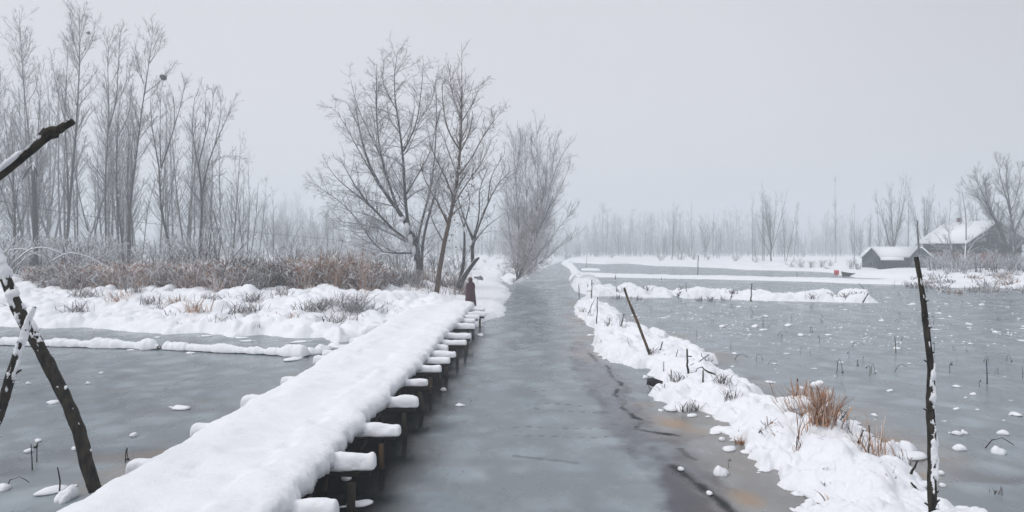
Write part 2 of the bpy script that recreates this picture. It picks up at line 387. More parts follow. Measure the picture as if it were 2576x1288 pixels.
# ------------------------------------------------------------------ the ice
BR_POS = lambda y: -2.67 + (y - 7.7) * .021     # right edge of the bridge
def build_ice():
    t = np.concatenate([np.exp(np.arange(math.log(4.0), math.log(60), .0032)), np.exp(np.arange(math.log(60.3), math.log(640), .02))])
    u = np.arange(-1.1, 1.1001, .0034); U, Y = np.meshgrid(u, t); X = U * Y
    x, y = X.ravel(), Y.ravel()
    dark = np.zeros_like(x); rust = np.zeros_like(x); melt = np.zeros_like(x)
    n1 = fbm(x / .8, y / .8, 5, 5); n2 = fbm(x / .22, y / .3, 6, 5); n3 = fbm(x / 2.5, y / 2.5, 8, 4)
    near = y < 60
    # under-bridge darkness, reaching out beside it, painted into the ice colour
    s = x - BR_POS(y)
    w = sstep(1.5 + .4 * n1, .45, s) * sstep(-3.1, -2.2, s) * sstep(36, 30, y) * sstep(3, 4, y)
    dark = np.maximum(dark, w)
    for yy, xe in ((9.1, -1.8), (10.8, -1.62), (12.7, -1.62), (14.4, -1.58), (16.1, -1.55), (17.4, -1.46), (19.2, -1.42), (20.9, -1.34), (22.6, -1.3), (24.6, -1.2), (27.5, -1.2)):  # dark tapering streaks running out sideways from the bridge
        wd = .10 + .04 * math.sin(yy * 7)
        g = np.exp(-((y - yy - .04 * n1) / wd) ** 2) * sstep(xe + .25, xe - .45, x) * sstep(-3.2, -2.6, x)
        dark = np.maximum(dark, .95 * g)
    # cracks and meltwater of the canal's right side
    def line(pts, wd, amp=1., jit=.12):
        P = poly(pts, K7); d = seg_dist(x, y, P, False)
        return amp * np.exp(-(np.maximum(d + jit * n2 * .5, 0) / wd) ** 2)
    for pts in ([(390, 430), (440, 485), (490, 500), (520, 570), (570, 600), (535, 660), (585, 700), (570, 730), (640, 780), (685, 800), (640, 845), (700, 855), (870, 880)],):
        dark = np.maximum(dark, line(pts, .05, 1.0, .26)); melt = np.maximum(melt, line(pts, .35, .6, .5))
    dark = np.maximum(dark, line([(840, 1040), (900, 1085), (960, 1130), (1040, 1180), (1120, 1245), (1180, 1300)], .10, .95, .25))
    dark = np.maximum(dark, line([(890, 950), (920, 990), (960, 1005)], .07, .7, .2))
    dark = np.maximum(dark, line([(570, 610), (600, 625), (590, 650)], .12, .6, .2))
    for pts in ([(330, 888), (440, 892), (530, 880)], [(70, 720), (130, 710), (260, 712), (370, 722)], [(210, 746), (300, 750), (420, 757), (520, 757)], [(-40, 840), (60, 832), (150, 838), (300, 842), (500, 840)], [(100, 645), (200, 634), (320, 630), (470, 634)], [(0, 880), (180, 882), (300, 890)], [(80, 722), (130, 740)]):
        dk = line(pts, .035, .75, .1)
        dark = np.maximum(dark, dk * sstep(-.1, .25, np.sin(x * 24) + n2))
    for pts in ([(0, 420), (60, 412), (110, 395)], [(-100, 425), (-20, 424), (50, 412)], [(-180, 590), (-130, 592)], [(0, 988), (100, 1000), (330, 1025)]):
        dark = np.maximum(dark, line(pts, .06, .5, .15))
    zone = poly([(330, 380), (410, 440), (520, 540), (590, 640), (680, 790), (800, 850), (900, 890), (980, 1000), (1080, 1120), (1180, 1300), (780, 1320), (770, 1180), (720, 1060), (600, 950), (520, 840), (460, 720), (380, 640), (330, 540), (310, 440)], K7)
    dz = seg_dist(x, y, zone) + .10 + .34 * n1 + .12 * n2
    melt = np.maximum(melt, .85 * sstep(-.10, .22, dz) * (.75 + .6 * n2))
    zone2 = poly([(780, 1060), (850, 1050), (960, 1130), (1060, 1220), (1130, 1320), (830, 1340), (800, 1180)], K7)
    melt = np.maximum(melt, .95 * sstep(-.12, .22, seg_dist(x, y, zone2) + .12 + .30 * n1 + .12 * n2))
    # brown and rust bleeding from the dykes
    dd = -seg_dist(x, y, near_dyke)
    rust = np.maximum(rust, .36 * sstep(1.7, .1, dd + .5 * n1) * sstep(-.35, .45, n3) * near)
    for cx, cy, rx, ry, a in ((850, 815, 95, 34, 1.0), (780, 780, 70, 18, .5), (1240, 1220, 110, 60, .9), (960, 855, 110, 26, .6), (690, 715, 80, 14, .4), (1180, 1090, 70, 22, .4)):
        c = W(*K7(cx, cy)); rx_ = rx * .471 * c[1] / F; ry_ = ry * .471 * c[1] ** 2 / (F * H)
        rust = np.maximum(rust, a * np.exp(-((x - c[0]) / rx_) ** 2 - ((y - c[1]) / ry_) ** 2 + .6 * n1))
    for cx, cy, rx, ry, a in ((860, 905, 110, 26, .55), (1040, 1095, 60, 25, .9), (1130, 1010, 120, 12, .5), (170, 600, 60, 30, .4), (90, 1250, 110, 40, .5), (700, 810, 120, 25, .35)):
        c = W(*K8(cx, cy)); rx_ = rx * .471 * c[1] / F; ry_ = ry * .471 * c[1] ** 2 / (F * H)
        rust = np.maximum(rust, a * np.exp(-((x - c[0]) / rx_) ** 2 - ((y - c[1]) / ry_) ** 2 + .6 * n1))
    for cx, cy, rx, ry in ((130, 575, 70, 12), (1290, 690, 60, 30)):
        c = W(*K8(cx, cy)); rx_ = rx * .471 * c[1] / F; ry_ = ry * .471 * c[1] ** 2 / (F * H)
        dark = np.maximum(dark, .4 * np.exp(-((x - c[0]) / rx_) ** 2 - ((y - c[1]) / ry_) ** 2 + .6 * n1) * (cy < 600))
    # pond on the right: dark meltwater pools near the pole
    pool = ((x > 4.5) & (y < 14)) * sstep(13.5, 10.5, y + 1.2 * n3) * sstep(.2, 1.0, dd)
    melt = np.maximum(melt, pool * .8 * (1 - sstep(.18, .42, pillows(x / 1.3 + .3 * n1, y / 1.5, 18, .8, .85))))
    # left pond: brownish streaks beside the bridge
    lb = (s < -2.5) & (y < 30)
    rust = np.maximum(rust, lb * .5 * sstep(.05, .5, fbm(x / 1.6, y / .8, 23, 4)) * sstep(-6.5, -2.8, s))
    melt = np.maximum(melt, lb * .5 * sstep(-.2, .35, fbm(x / 1.8, y / 1.0, 29, 4)) * sstep(22, 12, y))
    # wet rims hugging every shore
    V = np.stack([x, y, np.zeros_like(x)], -1)
    idx = np.arange(X.size).reshape(X.shape)
    Q = np.stack([idx[:-1, :-1], idx[:-1, 1:], idx[1:, 1:], idx[1:, :-1]], -1).reshape(-1, 4)
    # wings and the stretch behind the camera, so that the sheet reaches out on every side
    nv = len(V)
    yb = 4.0
    extra = np.array([[-300, -40, 0], [300, -40, 0], [300, yb, 0], [-300, yb, 0], [-4.4, yb, 0], [4.4, yb, 0]])
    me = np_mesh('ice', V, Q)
    a = me.attributes.new('stain', 'FLOAT_COLOR', 'POINT')  # dark, rust and melt masks; dark includes the painted under-bridge darkness
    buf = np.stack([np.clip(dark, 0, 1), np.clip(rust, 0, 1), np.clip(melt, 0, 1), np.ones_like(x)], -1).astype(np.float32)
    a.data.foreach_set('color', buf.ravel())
    m, n, l, b = new_mat('ice')
    at = n.new('ShaderNodeAttribute'); at.attribute_name = 'stain'
    sp = n.new('ShaderNodeSeparateColor'); l.new(at.outputs['Color'], sp.inputs[0])
    f1 = noise(n, l, .55, 5, .6, None, (1, .55, 1)); f3 = noise(n, l, 2.6, 4, .6, None, (1, .6, 1))
    g = n.new('ShaderNodeNewGeometry')
    vo = n.new('ShaderNodeTexVoronoi'); vo.inputs['Scale'].default_value = 1.1
    mp = n.new('ShaderNodeMapping'); mp.inputs['Scale'].default_value = (.9, .9, 1)
    dst = n.new('ShaderNodeVectorMath'); dst.operation = 'ADD'
    ntx = n.new('ShaderNodeTexNoise'); ntx.inputs['Scale'].default_value = 1.3; l.new(g.outputs['Position'], ntx.inputs['Vector'])
    l.new(g.outputs['Position'], dst.inputs[0]); l.new(ntx.outputs['Color'], dst.inputs[1]); l.new(dst.outputs[0], mp.inputs[0]); l.new(mp.outputs[0], vo.inputs['Vector'])
    col = mixc(n, l, rng_map(n, l, f1, .3, .7), (.165, .205, .235), (.32, .368, .40))
    col = mixc(n, l, mth(n, l, 'MULTIPLY', rng_map(n, l, vo.outputs['Distance'], .15, .7), .7), col, (.155, .17, .18))
    col = mixc(n, l, mth(n, l, 'MULTIPLY', rng_map(n, l, f3, .52, .75), .28), col, (.38, .40, .43))
    col = mixc(n, l, mth(n, l, 'MULTIPLY', sp.outputs[2], .95), col, (.05, .048, .062))
    col = mixc(n, l, mth(n, l, 'MULTIPLY', sp.outputs[1], .85), col, (.30, .19, .10))
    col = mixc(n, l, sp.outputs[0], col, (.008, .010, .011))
    l.new(col, b.inputs['Base Color'])
    rr = rng_map(n, l, f1, .3, .7, .16, .40)
    l.new(mth(n, l, 'SUBTRACT', rr, mth(n, l, 'MULTIPLY', sp.outputs[0], .2)), b.inputs['Roughness'])
    b.inputs['IOR'].default_value = 1.31; 
    l.new(mth(n, l, 'SUBTRACT', .5, mth(n, l, 'MULTIPLY', sp.outputs[0], .48)), b.inputs['Specular IOR Level'])
    f4 = noise(n, l, 7, 4, .6)
    bp = n.new('ShaderNodeBump'); bp.inputs['Strength'].default_value = .12; bp.inputs['Distance'].default_value = .02
    l.new(f4, bp.inputs['Height']); l.new(bp.outputs[0], b.inputs['Normal'])
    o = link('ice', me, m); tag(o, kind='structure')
    # side and rear stretches of the same sheet
    mb = MB()
    for q in ([(-600, -40), (600, -40), (600, 3.99), (-600, 3.99)], [(-600, 3.99), (-4.4, 3.99), (-704, 640), (-705, 640)], [(4.4, 3.99), (600, 3.99), (705, 640), (704, 640)]):
        mb.add([(a_, b_, -.002) for a_, b_ in q], [[0, 1, 2, 3]])
    tag(mb.build('ice', m), kind='structure')
build_ice()

# ------------------------------------------------------------------ footbridge
def build_bridge():
    rng = np.random.default_rng(4)
    root = empty('footbridge', (-3.9, 8, 0), 'long wooden footbridge buried in thick snow running beside the canal', 'bridge')
    inv = np.array([3.9, -8, 0])
    def fin(mb, name, mat, par=root, smooth=False):
        mb.V = [v + inv if par is root else v for v in mb.V]
        return mb.build(name, mat, par, smooth)
    # snow blanket: loft of cross sections
    beams = [(5.1, -2.15), (6.8, -2.1), (8.5, -2.16), (10.27, -2.08), (12.3, -2.03), (14.55, -1.98), (16.7, -1.93), (18.6, -1.9), (20.0, -1.79), (21.1, -1.73), (22.2, -2.02), (23.8, -1.6), (25.5, -1.47), (28.3, -1.55), (30.6, -1.7), (32.4, -1.55), (33.8, -1.3), (36.4, -1.4)]
    ys = np.exp(np.arange(math.log(3.0), math.log(38.5), .0034))
    n = 61; s = np.linspace(0, 1, n)
    xr = BR_POS(ys) + .05 * fbm(ys / .35, ys * 0, 3, 3) + .09 * fbm(ys / 1.1, ys * 0, 4, 3) + .015 * fbm(ys / .05, ys * 0, 8, 2)
    bx = np.zeros_like(ys)
    for by, tip in beams: bx = np.maximum(bx, .07 * np.exp(-((ys - by) / .28) ** 2))
    xr = xr + bx
    xl = -5.05 + .10 * fbm(ys / .9, ys * 0, 14, 3) + .03 * fbm(ys / .2, ys * 0, 15, 3) + .022 * (ys > 30) * (ys - 30)
    xl = xl + .5 * sstep(31, 38, ys)
    a = (s * 2 - 1) * math.pi / 2 * 1.0          # -90..90 deg: over the top
    ex = np.sign(np.sin(a)) * np.abs(np.sin(a)) ** .55
    ez = np.abs(np.cos(a)) ** .42
    V = []
    for k, y in enumerate(ys):
        c = (xl[k] + xr[k]) / 2; hw = (xr[k] - xl[k]) / 2
        x = c + ex * hw * 1.0
        V.append(np.stack([x, np.full(n, y), ez], -1))
    V = np.array(V); X, Y = V[..., 0], V[..., 1]
    top = .30 + .07 * fbm(X / .7, Y / 1.4, 21, 4) + .022 * fbm(X / .22, Y / .3, 22, 3) 
    mid = (X - (xl + xr)[:, None] / 2) / ((xr - xl)[:, None] / 2)
    top = top - .055 * np.exp(-((mid - .12 * np.sin(Y * .7)[...]) / .38) ** 2) * (1 + .5 * fbm(X / .3, Y / .5, 23, 3)) + .03 * np.abs(mid) ** 4
    rf2 = np.random.default_rng(9); fy = 5.0
    while fy < 36:                                       # softened old footprints along the middle
        for lane in (-.35, .28):
            fx = -3.75 + lane + .02 * fy * .3 + rf2.normal() * .12; f_y = fy + rf2.normal() * .12
            top = top - rf2.uniform(.025, .07) * np.exp(-(((X - fx) / .10) ** 2 + ((Y - f_y) / .18) ** 2) ** 1.3)
        fy += rf2.uniform(.34, .5)
    V[..., 2] = .64 + V[..., 2] * top
    j = (1 - ez[None, :] ** 2) * (.035 * fbm(Y / .06 + a[None] * 1.5, a[None] * 3 + Y * 0, 31, 3) + .05 * fbm(Y / .25, a[None] * 2 + Y * 0, 33, 2))
    V[..., 0] += j * np.sign(mid); V[..., 2] -= np.clip(.05 * fbm(Y / .09, Y * 0, 37, 2), 0, 1) * (1 - ez[None, :]) * 1.2; 
    K = len(ys); idx = np.arange(K * n).reshape(K, n)
    Q = np.stack([idx[:-1, :-1], idx[:-1, 1:], idx[1:, 1:], idx[1:, :-1]], -1).reshape(-1, 4)
    Qb = np.stack([idx[:-1, 0], idx[1:, 0], idx[1:, -1], idx[:-1, -1]], -1)
    mb = MB(); mb.add(V, np.concatenate([Q, Qb])); fin(mb, 'deck_snow', M_SNOW, smooth=True)
    # boards and stringers
    mb = MB(); y = 3.2
    while y < 37:
        w = rng.uniform(.14, .22); L = rng.uniform(2.1, 2.35)
        mb.box((BR_POS(y) - .12 - L / 2 + rng.normal() * .03, y, .60 + rng.normal() * .004), (L, w - .015, .045)); y += w
    fin(mb, 'deck', M_DECK)
    for x0 in (-.35, -1.15, -2.0):
        mb = MB(); yy = np.linspace(3.1, 36.5, 24)
        mb.tubes(np.stack([BR_POS(yy) + x0, yy, .50 + .015 * rng.normal(size=24)], -1), np.full(24, .07), 8)
        fin(mb, 'stringer', M_WOOD)
    # crossbeams with their snow, posts
    for i, (by, tip) in enumerate(beams):
        mb = MB(); x0, x1 = -5.2, tip
        tz = .42 + rng.normal() * .012; sk = rng.normal() * .12
        xx = np.linspace(x0, x1, 12)
        mb.tubes(np.stack([xx, by + sk * (xx - x0) / 3, tz + .03 + .008 * rng.normal(size=12)], -1), .052 + .005 * rng.normal(size=12), 9)
        # lift beams so the snow sits just under the deck edge
        for v in mb.V: v[:, 2] += .06
        bm = fin(mb, 'crossbeam', M_WOOD)
        # snow cap, loft along x
        def cap(xa, xb, w, hgt, seed):
            m_ = 30; q = np.linspace(0, 1, m_)
            xs = xa + (xb - xa) * (1 - (1 - q) ** 1.9)
            endf = np.clip(1 - np.clip((q - .66) / .34, 0, 1) ** 2.6, .0, 1) ** .5
            endf[-1] = .02
            k_ = 22; th = np.linspace(-.62 * math.pi, .62 * math.pi, k_)
            sy = np.sign(np.sin(th)) * np.abs(np.sin(th)) ** .75; sz = np.cos(th)
            Xs, TH = np.meshgrid(xs, th, indexing='ij')
            nn = 1 + .16 * fbm(Xs / .12, TH / .8 + seed, seed, 4) + .16 * fbm(Xs / .35, TH * .3 + seed, seed + 2, 2)
            Y_ = by + sk * (Xs - x0) / 3 + sy[None] * w / 2 * endf[:, None] * nn
            zc = .56; Z_ = zc + np.where(sz > 0, sz * (hgt - .06), sz * .10)[None] * (endf[:, None]) * nn + .035
            Vv = np.stack([Xs, Y_, Z_], -1); ii = np.arange(m_ * k_).reshape(m_, k_)
            Qq = np.stack([ii[:-1, :-1], ii[1:, :-1], ii[1:, 1:], ii[:-1, 1:]], -1).reshape(-1, 4)
            Qe = np.stack([ii[:-1, -1], ii[1:, -1], ii[1:, 0], ii[:-1, 0]], -1)
            mb = MB(); mb.add(Vv, np.concatenate([Qq, Qe])); mb.V = [v + inv for v in mb.V]
            return mb.build('snow_cap', M_SNOW, bm, True)
        cap(BR_POS(by) - .35, tip + .08 + rng.normal() * .03, .25 + .03 * rng.normal(), .215 + .02 * rng.normal(), i * 3)
        if i % 5 != 2:
            lo = rng.uniform(.2, .5)
            cap(-4.7, -5.12 - lo, .27, .24, i * 3 + 50)
        for px_ in (tip - .22, -4.75):
            mb = MB(); lean = rng.normal() * .05
            P = np.array([[px_ + lean, by + rng.normal() * .03, -.5], [px_ + lean * .5, by, 0], [px_, by, .42]])
            mb.tubes(P, np.array([.06, .058, .055]) * rng.uniform(.8, 1.15), 8)
            fin(mb, 'post', M_WOODB if px_ > -3 and i % 3 == 1 else M_WOOD)
        if 2 <= i < 14:
            for k in range(3):      # short stakes standing inside under the deck
                mb = MB(); sx = BR_POS(by) - rng.uniform(.15, 1.0); sy_ = by + rng.uniform(.5, 1.5)
                P = np.array([[sx, sy_, -.4], [sx + rng.normal() * .05, sy_, .56]])
                mb.tubes(P, np.array([.03, .025]) * rng.uniform(.6, 1.3), 6); fin(mb, 'stake', M_WOODB if k == 0 else M_WOOD)
    # icicles and long diagonal brace poles under the deck
    for k in range(5):
        y0 = 7.5 + k * 5.5; mb = MB()
        P = np.array([[-2.75, y0, .1], [-2.75 + .02, y0 + 2.2, .45]])
        mb.tubes(P, np.array([.035, .03]), 6); fin(mb, 'brace', M_WOOD)
build_bridge()

# ------------------------------------------------------------------ trees
def unit(v): return v / (np.linalg.norm(v, axis=-1, keepdims=True) + 1e-9)
def spawn(rng, P, Rd, per_m, t0, ang, ratio, rr, k, wob, trop, lmax=99, lmin=.1, rmin=.005, tfall=.6, t1=1.):
    N, kk, _ = P.shape
    L = np.linalg.norm(np.diff(P, axis=1), axis=2).sum(1)
    cnt = rng.poisson(np.maximum(L * per_m, .01)) if np.isscalar(per_m) else per_m
    par = np.repeat(np.arange(N), cnt); M = len(par)
    if M == 0: return np.zeros((0, k, 3)), np.zeros((0, k))
    t = rng.uniform(t0, t1, M); f = t * (kk - 1); i = np.minimum(f.astype(int), kk - 2); fr = (f - i)[:, None]
    p = P[par, i] * (1 - fr) + P[par, i + 1] * fr
    pd = unit(P[par, i + 1] - P[par, i]); pr = Rd[par, i] * (1 - fr[:, 0]) + Rd[par, i + 1] * fr[:, 0]
    rv = unit(np.cross(pd, rng.normal(size=(M, 3)))); a = R(1) * rng.normal(ang, ang * .25, M)[:, None]
    d = pd * np.cos(a) + rv * np.sin(a)
    ln = np.clip(L[par] * ratio * (1 - tfall * t) * rng.uniform(.55, 1.15, M), lmin, lmax)
    r0 = np.maximum(np.minimum(pr * rr, ln * .0085 + .003), rmin)
    pts = [p]; 
    for s_ in range(k - 1):
        d = unit(d + rng.normal(size=(M, 3)) * wob + np.array([0, 0, trop])); p = p + d * (ln / (k - 1))[:, None]; pts.append(p)
    tp = np.linspace(1, .35, k)[None]
    return np.stack(pts, 1), np.maximum(r0[:, None] * tp, rmin * .8)
def resample(pts, k):
    pts = np.asarray(pts, float); d = np.r_[0, np.cumsum(np.linalg.norm(np.diff(pts, axis=0), axis=1))]
    t = np.linspace(0, d[-1], k)
    out = np.stack([np.interp(t, d, pts[:, j]) for j in range(3)], -1)
    for _ in range(1):
        out[1:-1] = .25 * out[:-2] + .5 * out[1:-1] + .25 * out[2:]
    return out
def tree_obj(name, base, limbs, radii, lv, mt, mc, label, cat='tree', group=None, rng=None, fine=False):
    """limbs (N,k,3) world; lv list of spawn parameter dicts"""
    root = empty(name, base, label, cat, group); b = np.array(base)
    tr = MB(); tr.tubes(limbs - b, radii, 7)
    P, Q = limbs, radii; cr = MB()
    allp = [(P, Q)]
    for li, prm in enumerate(lv):
        P2, R2 = spawn(rng, P, Q, **prm)
        if li == 0: tr.tubes(P2 - b, R2, 5, cap=False)
        else: cr.tubes(P2 - b, R2, 3, cap=False)
        if li == 0: P = P2; Q = R2
        else: P = P2; Q = R2
    if fine:
        P2, R2 = spawn(rng, P, Q, per_m=5.0, t0=.1, ang=42, ratio=.7, rr=.8, k=3, wob=.25, trop=.02, lmax=.45, lmin=.18, rmin=.0062); fr = MB(); fr.tubes(P2 - b, R2, 3, cap=False); fr.build('frosted_twigs', M_TWIGW, root)
    tr.build('trunk', mt, root); cr.build('crown', mc, root)
    return root
def guided(limb_list, conv, d0, rng, k=9, slope=.45, zfix=None):
    """limbs drawn as polylines seen from the front, given depth as they spread"""
    known = {}; out = []; rad = []
    for li, (pts, r0, r1) in enumerate(limb_list):
        key = tuple(pts[0]); off0, rk = known.get(key, (0., None)); sl = rng.uniform(-slope, slope) * (0 if li == 0 else 1)
        acc = 0; P = []; rr = []
        for i, p in enumerate(pts):
            if i: acc += math.hypot(p[0] - pts[i - 1][0], p[1] - pts[i - 1][1])
            o = off0 + sl * acc * .635 * d0 / F; P.append(WD(*conv(*p), d0 + o)); known.setdefault(tuple(p), (o, None))
        out.append(resample(P, k)); rad.append(np.linspace(r0, r1, k))
    return np.array(out), np.array(rad)

rg = np.random.default_rng(11)
# 1. the wide spreading tree at the bridge's end
L1 = [([(580, 1165), (582, 1060), (580, 1000), (578, 970), (562, 930), (545, 900)], .34, .20), ([(600, 1100), (596, 1020), (600, 950), (640, 800), (672, 690), (690, 640)], .13, .05),
      ([(545, 900), (500, 820), (430, 740), (380, 640), (345, 500), (335, 400)], .24, .03),
      ([(500, 820), (470, 740), (430, 610), (415, 430), (420, 250)], .13, .02),
      ([(545, 900), (535, 840), (530, 780), (525, 600), (495, 430), (480, 290), (500, 215)], .17, .02),
      ([(525, 600), (580, 490), (600, 320), (605, 250)], .09, .015),
      ([(578, 970), (500, 930), (430, 850), (350, 770), (270, 620)], .15, .02), ([(430, 850), (350, 780), (250, 700), (215, 640)], .08, .015),
      ([(500, 820), (380, 790), (280, 760)], .07, .015), ([(580, 1000), (500, 995), (440, 1020), (400, 950), (330, 850), (260, 780), (150, 720)], .13, .015),
      ([(540, 960), (430, 900), (300, 880), (210, 870)], .08, .015), ([(440, 1020), (380, 990), (280, 955)], .06, .015),
      ([(578, 970), (600, 850), (640, 750), (650, 600), (660, 420), (650, 300)], .13, .02), ([(530, 780), (590, 680), (640, 590), (655, 480)], .08, .015),
      ([(430, 740), (350, 600), (270, 450), (235, 420)], .07, .015), ([(430, 610), (340, 420), (310, 290)], .06, .015), ([(345, 500), (300, 400), (260, 400)], .05, .012),
      ([(495, 430), (440, 330), (450, 230)], .05, .012), ([(580, 490), (640, 400), (660, 280)], .05, .012), ([(530, 950), (470, 900), (400, 850), (290, 830), (220, 800)], .07, .015)]
b1 = WD(1050, 732, 56.); b1[2] = max(.3, hL(b1[0], b1[1]) - .1)
limbs, rad = guided(L1, K2, 56., rg); rad[2:] *= .8
LV = [dict(per_m=3.6, t0=.10, ang=48, ratio=.36, rr=.55, k=6, wob=.18, trop=.03, lmax=4.0, lmin=.8, rmin=.014),
      dict(per_m=4.0, t0=.12, ang=48, ratio=.42, rr=.6, k=4, wob=.25, trop=.0, lmax=1.7, lmin=.4, rmin=.0085),
      dict(per_m=4.2, t0=.1, ang=40, ratio=.5, rr=.7, k=3, wob=.22, trop=.03, lmax=.7, lmin=.22, rmin=.0068)]
t1 = tree_obj('spreading_tree', b1, limbs, rad, LV, M_BARK, M_TWIG, 'large wide-crowned bare tree dusted with snow left of the bridge end', rng=rg, fine=True)
# snow cushions in its fork
snow_bits(t1, [(WD(*K2(X, Y), 55.72) - b1, (w_, .3, h_)) for X, Y, w_, h_ in ((538, 905, .20, .45), (520, 868, .22, .20), (553, 950, .17, .4), (568, 990, .14, .35), (500, 989, .30, .07), (455, 1005, .35, .07), (571, 1060, .10, .5), (572, 1125, .14, .5), (430, 1012, .2, .07))], rg, .2)
# 2. slender tree leaning, brown trunk
L2 = [([(655, 1175), (668, 1060), (685, 960), (702, 890), (730, 800), (740, 700), (752, 600), (757, 480), (755, 330)], .24, .05), ([(755, 330), (757, 250), (755, 165)], .03, .01),
      ([(702, 890), (660, 800), (610, 720), (590, 640)], .09, .02), ([(730, 800), (690, 700), (640, 600), (625, 560)], .08, .02), ([(740, 700), (800, 620), (850, 520), (915, 440)], .08, .012),
      ([(752, 600), (700, 520), (678, 400), (680, 330)], .08, .02), ([(757, 480), (800, 410), (830, 340)], .06, .015), ([(757, 480), (720, 380), (705, 270)], .06, .015),
      ([(730, 800), (780, 720), (840, 640), (880, 540)], .07, .015), ([(740, 700), (710, 620), (690, 560), (650, 480)], .05, .015), ([(752, 600), (790, 520), (800, 440)], .06, .015), ([(685, 960), (640, 880), (625, 800)], .06, .015)]
b2 = WD(*K2(655, 1182), 45.); limbs, rad = guided(L2, K2, 45., rg); rad *= .72; b2[2] = hL(b2[0], b2[1]) - .05
t2 = tree_obj('slender_tree', b2, limbs, rad, [dict(LV[0], per_m=3.0, ang=34, lmax=2.8, trop=.14, rmin=.013, t0=.3), dict(LV[1], per_m=4.0, lmax=1.2, trop=.08, rmin=.009), dict(LV[2], per_m=3.6)], M_BARKB, M_TWIG, 'slender leaning tree with brown trunk and one tall leader', rng=rg, fine=True)
mb = MB()   # dark old creeper leaves hanging on it
for k in range(420):
    t = rg.uniform(.40, .82); q = limbs[0][int(t * 8)]; c = q + rg.normal(size=3) * (.22, .22, .9)
    if k % 4 == 0: c = WD(*K2(795, 740), 45) + rg.normal(size=3) * (.18, .18, .7)
    s_ = rg.uniform(.04, .10); u = unit(rg.normal(size=3)); v = unit(np.cross(u, rg.normal(size=3)))
    mb.add(np.array([c - u * s_, c + v * s_ * .6, c + u * s_, c - v * s_ * .6]) - b2, [[0, 1, 2, 3]])
mb.build('withered_leaves', M_BARKB, t2)
# 3. low forked tree next to the path
L3 = [([(742, 1140), (775, 1080), (800, 1045), (822, 1018)], .20, .13), ([(742, 1140), (760, 1070), (768, 980), (765, 900)], .16, .05), ([(800, 1045), (790, 980), (800, 950), (860, 800), (910, 700), (985, 655)], .12, .015),
      ([(800, 950), (760, 850), (730, 740)], .08, .015), ([(860, 800), (870, 700), (930, 600)], .05, .012), ([(790, 980), (850, 900), (930, 840)], .05, .012), ([(765, 900), (740, 820), (700, 780)], .04, .012), ([(800, 950), (830, 850), (820, 760), (870, 640)], .06, .012), ([(765, 900), (790, 800), (770, 700)], .05, .01)]
b3 = WD(*K2(742, 1148), 47.); limbs, rad = guided(L3, K2, 47., rg); b3[2] = hL(b3[0], b3[1]) - .05
tree_obj('forked_tree', b3, limbs, rad, [dict(LV[0], per_m=2.6, lmax=2.6), dict(LV[1], per_m=3.6), dict(LV[2], per_m=3.6)], M_BARK, M_TWIG, 'low crooked forked tree leaning right just behind the dark-robed person', rng=rg, fine=True)
# 4. hazy multi-stemmed tree over the canal
L4 = [([(968, 1112), (1040, 1060), (1140, 980), (1215, 925)], .14, .02), ([(975, 1105), (985, 900), (968, 700), (958, 560)], .2, .02), ([(980, 1100), (1050, 900), (1060, 700), (1052, 520)], .2, .02),
      ([(985, 1095), (1090, 850), (1115, 680), (1180, 570)], .2, .02), ([(980, 1100), (1020, 950), (1010, 720), (1005, 540)], .16, .02), ([(1090, 850), (1150, 740), (1190, 640)], .09, .015),
      ([(1050, 900), (1085, 760), (1100, 560)], .1, .015), ([(975, 1105), (950, 960), (935, 820), (930, 660)], .1, .015), ([(985, 1095), (1100, 960), (1170, 860), (1200, 830)], .1, .015), ([(1060, 700), (1030, 600), (1030, 500)], .07, .012), ([(1115, 680), (1120, 600), (1140, 530)], .07, .012), ([(968, 700), (985, 600), (990, 520)], .07, .012)]
b4 = WD(*K2(975, 1112), 74.); limbs, rad = guided(L4, K2, 74., rg); rad *= .45; b4[2] = .0
t4 = tree_obj('canal_tree', b4, limbs, rad, [dict(LV[0], per_m=3.2, ang=30, lmax=4, trop=.12, t0=.2, rmin=.016), dict(LV[1], per_m=4.2, trop=.08, rmin=.011), dict(LV[2], per_m=4.4, rmin=.008)], M_BARK, M_TWIGP, 'pale hazy many-stemmed tree leaning over the canal edge', rng=rg)
P2, R2 = spawn(rg, limbs, rad, per_m=10, t0=.02, ang=60, ratio=.2, rr=.4, k=4, wob=.25, trop=.0, lmax=2.2, lmin=.6, rmin=.012, t1=.5)
P3, R3 = spawn(rg, P2, R2, per_m=3.4, t0=.1, ang=45, ratio=.5, rr=.6, k=3, wob=.25, trop=.0, lmax=.8, lmin=.25, rmin=.010)
mb = MB(); mb.tubes(P2 - b4, R2, 3, False); mb.tubes(P3 - b4, R3, 3, False); mb.build('lower_twigs', M_TWIGR, t4)

